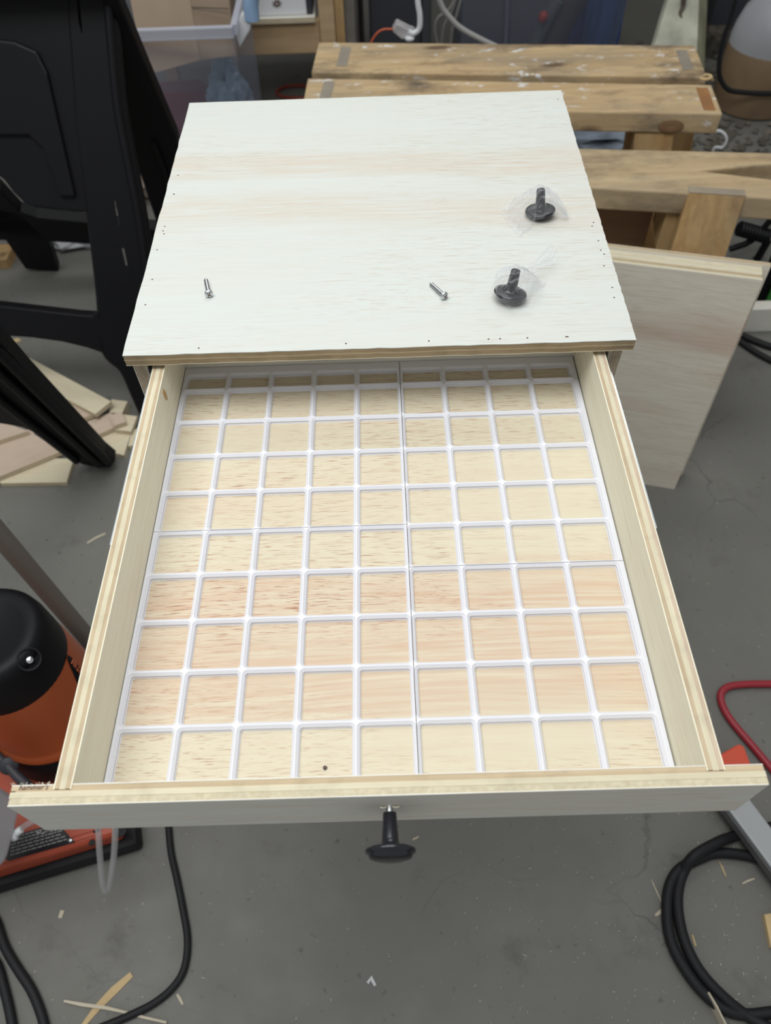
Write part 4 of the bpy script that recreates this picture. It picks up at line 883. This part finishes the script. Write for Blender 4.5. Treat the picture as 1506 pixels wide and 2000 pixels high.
p = onz(278, 390, 0.0); blob('paper_bag', (p.x, p.y + .05, 0), (.10, .10, .17), plain('white_orange_paper', (.42, .33, .28), .7, var=.45), 'pale crumpled bag glimpsed between the sawhorse legs', 'bag', 6.5, .3)
p = onz(140, 485, 0.0); blob('plastic_wrap', (p.x, p.y + .03, 0), (.10, .05, .02), plain('clear_scrap_film', (.45, .46, .48), .2, var=.4), 'glossy plastic wrap on the floor seen under the sawhorse brace', 'wrap', 1.5, .5)
p = onz(8, 525, 0); o = MB().box((p.x - .2, p.y, 0), (p.x + .02, p.y + .08, .03)).build('wood_block', M['pine_z'], None, (p.x, p.y, 0)); tag(o, 'reddish wood block on the floor at the left edge under the sawhorse', 'block')

# ---------------------------------------------------------------- splinters and shavings on the floor
def sliver(px, wd, mat, name, label, cat, grp=None, z=.0012):
    pts = [onz(u, v, z) for u, v in px]; b = MB(); n = len(pts)
    L = []; R_ = []
    for i, p in enumerate(pts):
        d_ = (pts[min(i + 1, n - 1)] - pts[max(i - 1, 0)]).normalized(); s = Vector((-d_.y, d_.x, 0)) * wd * (.5 if 0 < i < n - 1 else .33) * random.uniform(.8, 1.1)
        L.append(p + s); R_.append(p - s)
    b.prism([Vector((q.x, q.y, .0004)) for q in L + R_[::-1]], (0, 0, z)); return tag(b.build(name, mat, None, Vector((pts[0].x, pts[0].y, 0))), label, cat, grp)
sliver([(160, 2006), (190, 1968), (222, 1935), (257, 1903)], .012, M['shaving_b'], 'wood_splinter', 'broad tan splinter on the floor at bottom left, under the thin one', 'splinter')
sliver([(125, 1955), (160, 1962), (205, 1968), (240, 1976), (285, 1988), (325, 1997)], .0042, M['shaving'], 'wood_splinter', 'long thin pale splinter crossing the broad tan one', 'splinter', None, .005)
sliver([(346, 1942), (352, 1952), (357, 1962)], .0045, M['shaving'], 'wood_chip', 'pale chip on the floor right of the bottom left cord', 'chip')
sliver([(122, 1778), (117, 1793)], .010, M['shaving'], 'wood_chip', 'small squarish chip on the floor below the orange base', 'chip')
sliver([(170, 1061), (188, 1050), (206, 1042)], .006, M['shaving'], 'wood_splinter', 'pale splinter on the floor left of the drawer, above the tube', 'splinter')
sliver([(1384, 1938), (1400, 1965), (1420, 2005)], .003, M['shaving'], 'wood_splinter', 'pale splinter lying over the black hose coil at bottom right', 'splinter', None, .024)
sliver([(1450, 1726), (1462, 1720), (1474, 1716)], .003, M['shaving'], 'wood_splinter', 'thin splinter inside the hose coil near the grey foot', 'splinter')
sliver([(1405, 1683), (1412, 1698), (1418, 1712)], .0022, M['shaving_b'], 'wood_splinter', 'fine tan splinter inside the hose coil, left of the thin pale one', 'splinter')
sliver([(1272, 1718), (1283, 1742), (1296, 1770)], .0018, M['shaving'], 'wood_splinter', 'hair-thin splinter touching the left of the hose coil', 'splinter')
sliver([(1280, 1788), (1294, 1778), (1296, 1784)], .006, M['shaving'], 'wood_chip', 'ragged pale chip touching the left of the hose coil', 'chip')
sliver([(1352, 1826), (1359, 1848)], .004, M['shaving_b'], 'wood_chip', 'tan sliver inside the hose coil beside its thick strand', 'chip')
sliver([(806, 1640), (818, 1634)], .005, M['shaving'], 'wood_chip', 'pale chip on the floor just behind the black knob', 'chip')
q = [onz(u, v, .010) for u, v in ((1493, 1786), (1530, 1780), (1540, 1860), (1506, 1850))]
b = MB(); b.prism(q, (0, 0, -.0098)); tag(b.build('wood_block', M['shaving_b'], None, q[0]), 'yellowish piece of wood at the right edge inside the hose coil', 'block')
sliver([(718, 1920), (725, 1910), (733, 1925)], .007, plain('foil_scrap', (.5, .5, .52), .3), 'foil_scrap', 'crumpled pale scrap on the floor at bottom centre', 'scrap')
b = MB()
for i in range(420):
    u = random.choice([random.uniform(1180, 1506), random.uniform(900, 1506), random.uniform(0, 1506)]); v = random.uniform(1500, 2050) if random.random() < .75 else random.uniform(880, 1500)
    p = onz(u, v, 0); a_ = random.uniform(0, 6.28); l_ = random.uniform(.0008, .0032) * (2 if random.random() < .06 else 1); w_ = random.uniform(.0003, .0009)
    d_ = Vector((math.cos(a_), math.sin(a_), 0)); s = Vector((-d_.y, d_.x, 0))
    b.prism([p + d_ * l_ + Vector((0, 0, .0003)), p + s * w_ + Vector((0, 0, .0003)), p - d_ * l_ + Vector((0, 0, .0003)), p - s * w_ + Vector((0, 0, .0003))], (0, 0, .0007))
tag(b.build('sawdust', M['dust'], None, (0, -.3, 0)), 'tiny wood shavings and sawdust scattered over the concrete floor', 'sawdust', None, 'stuff')
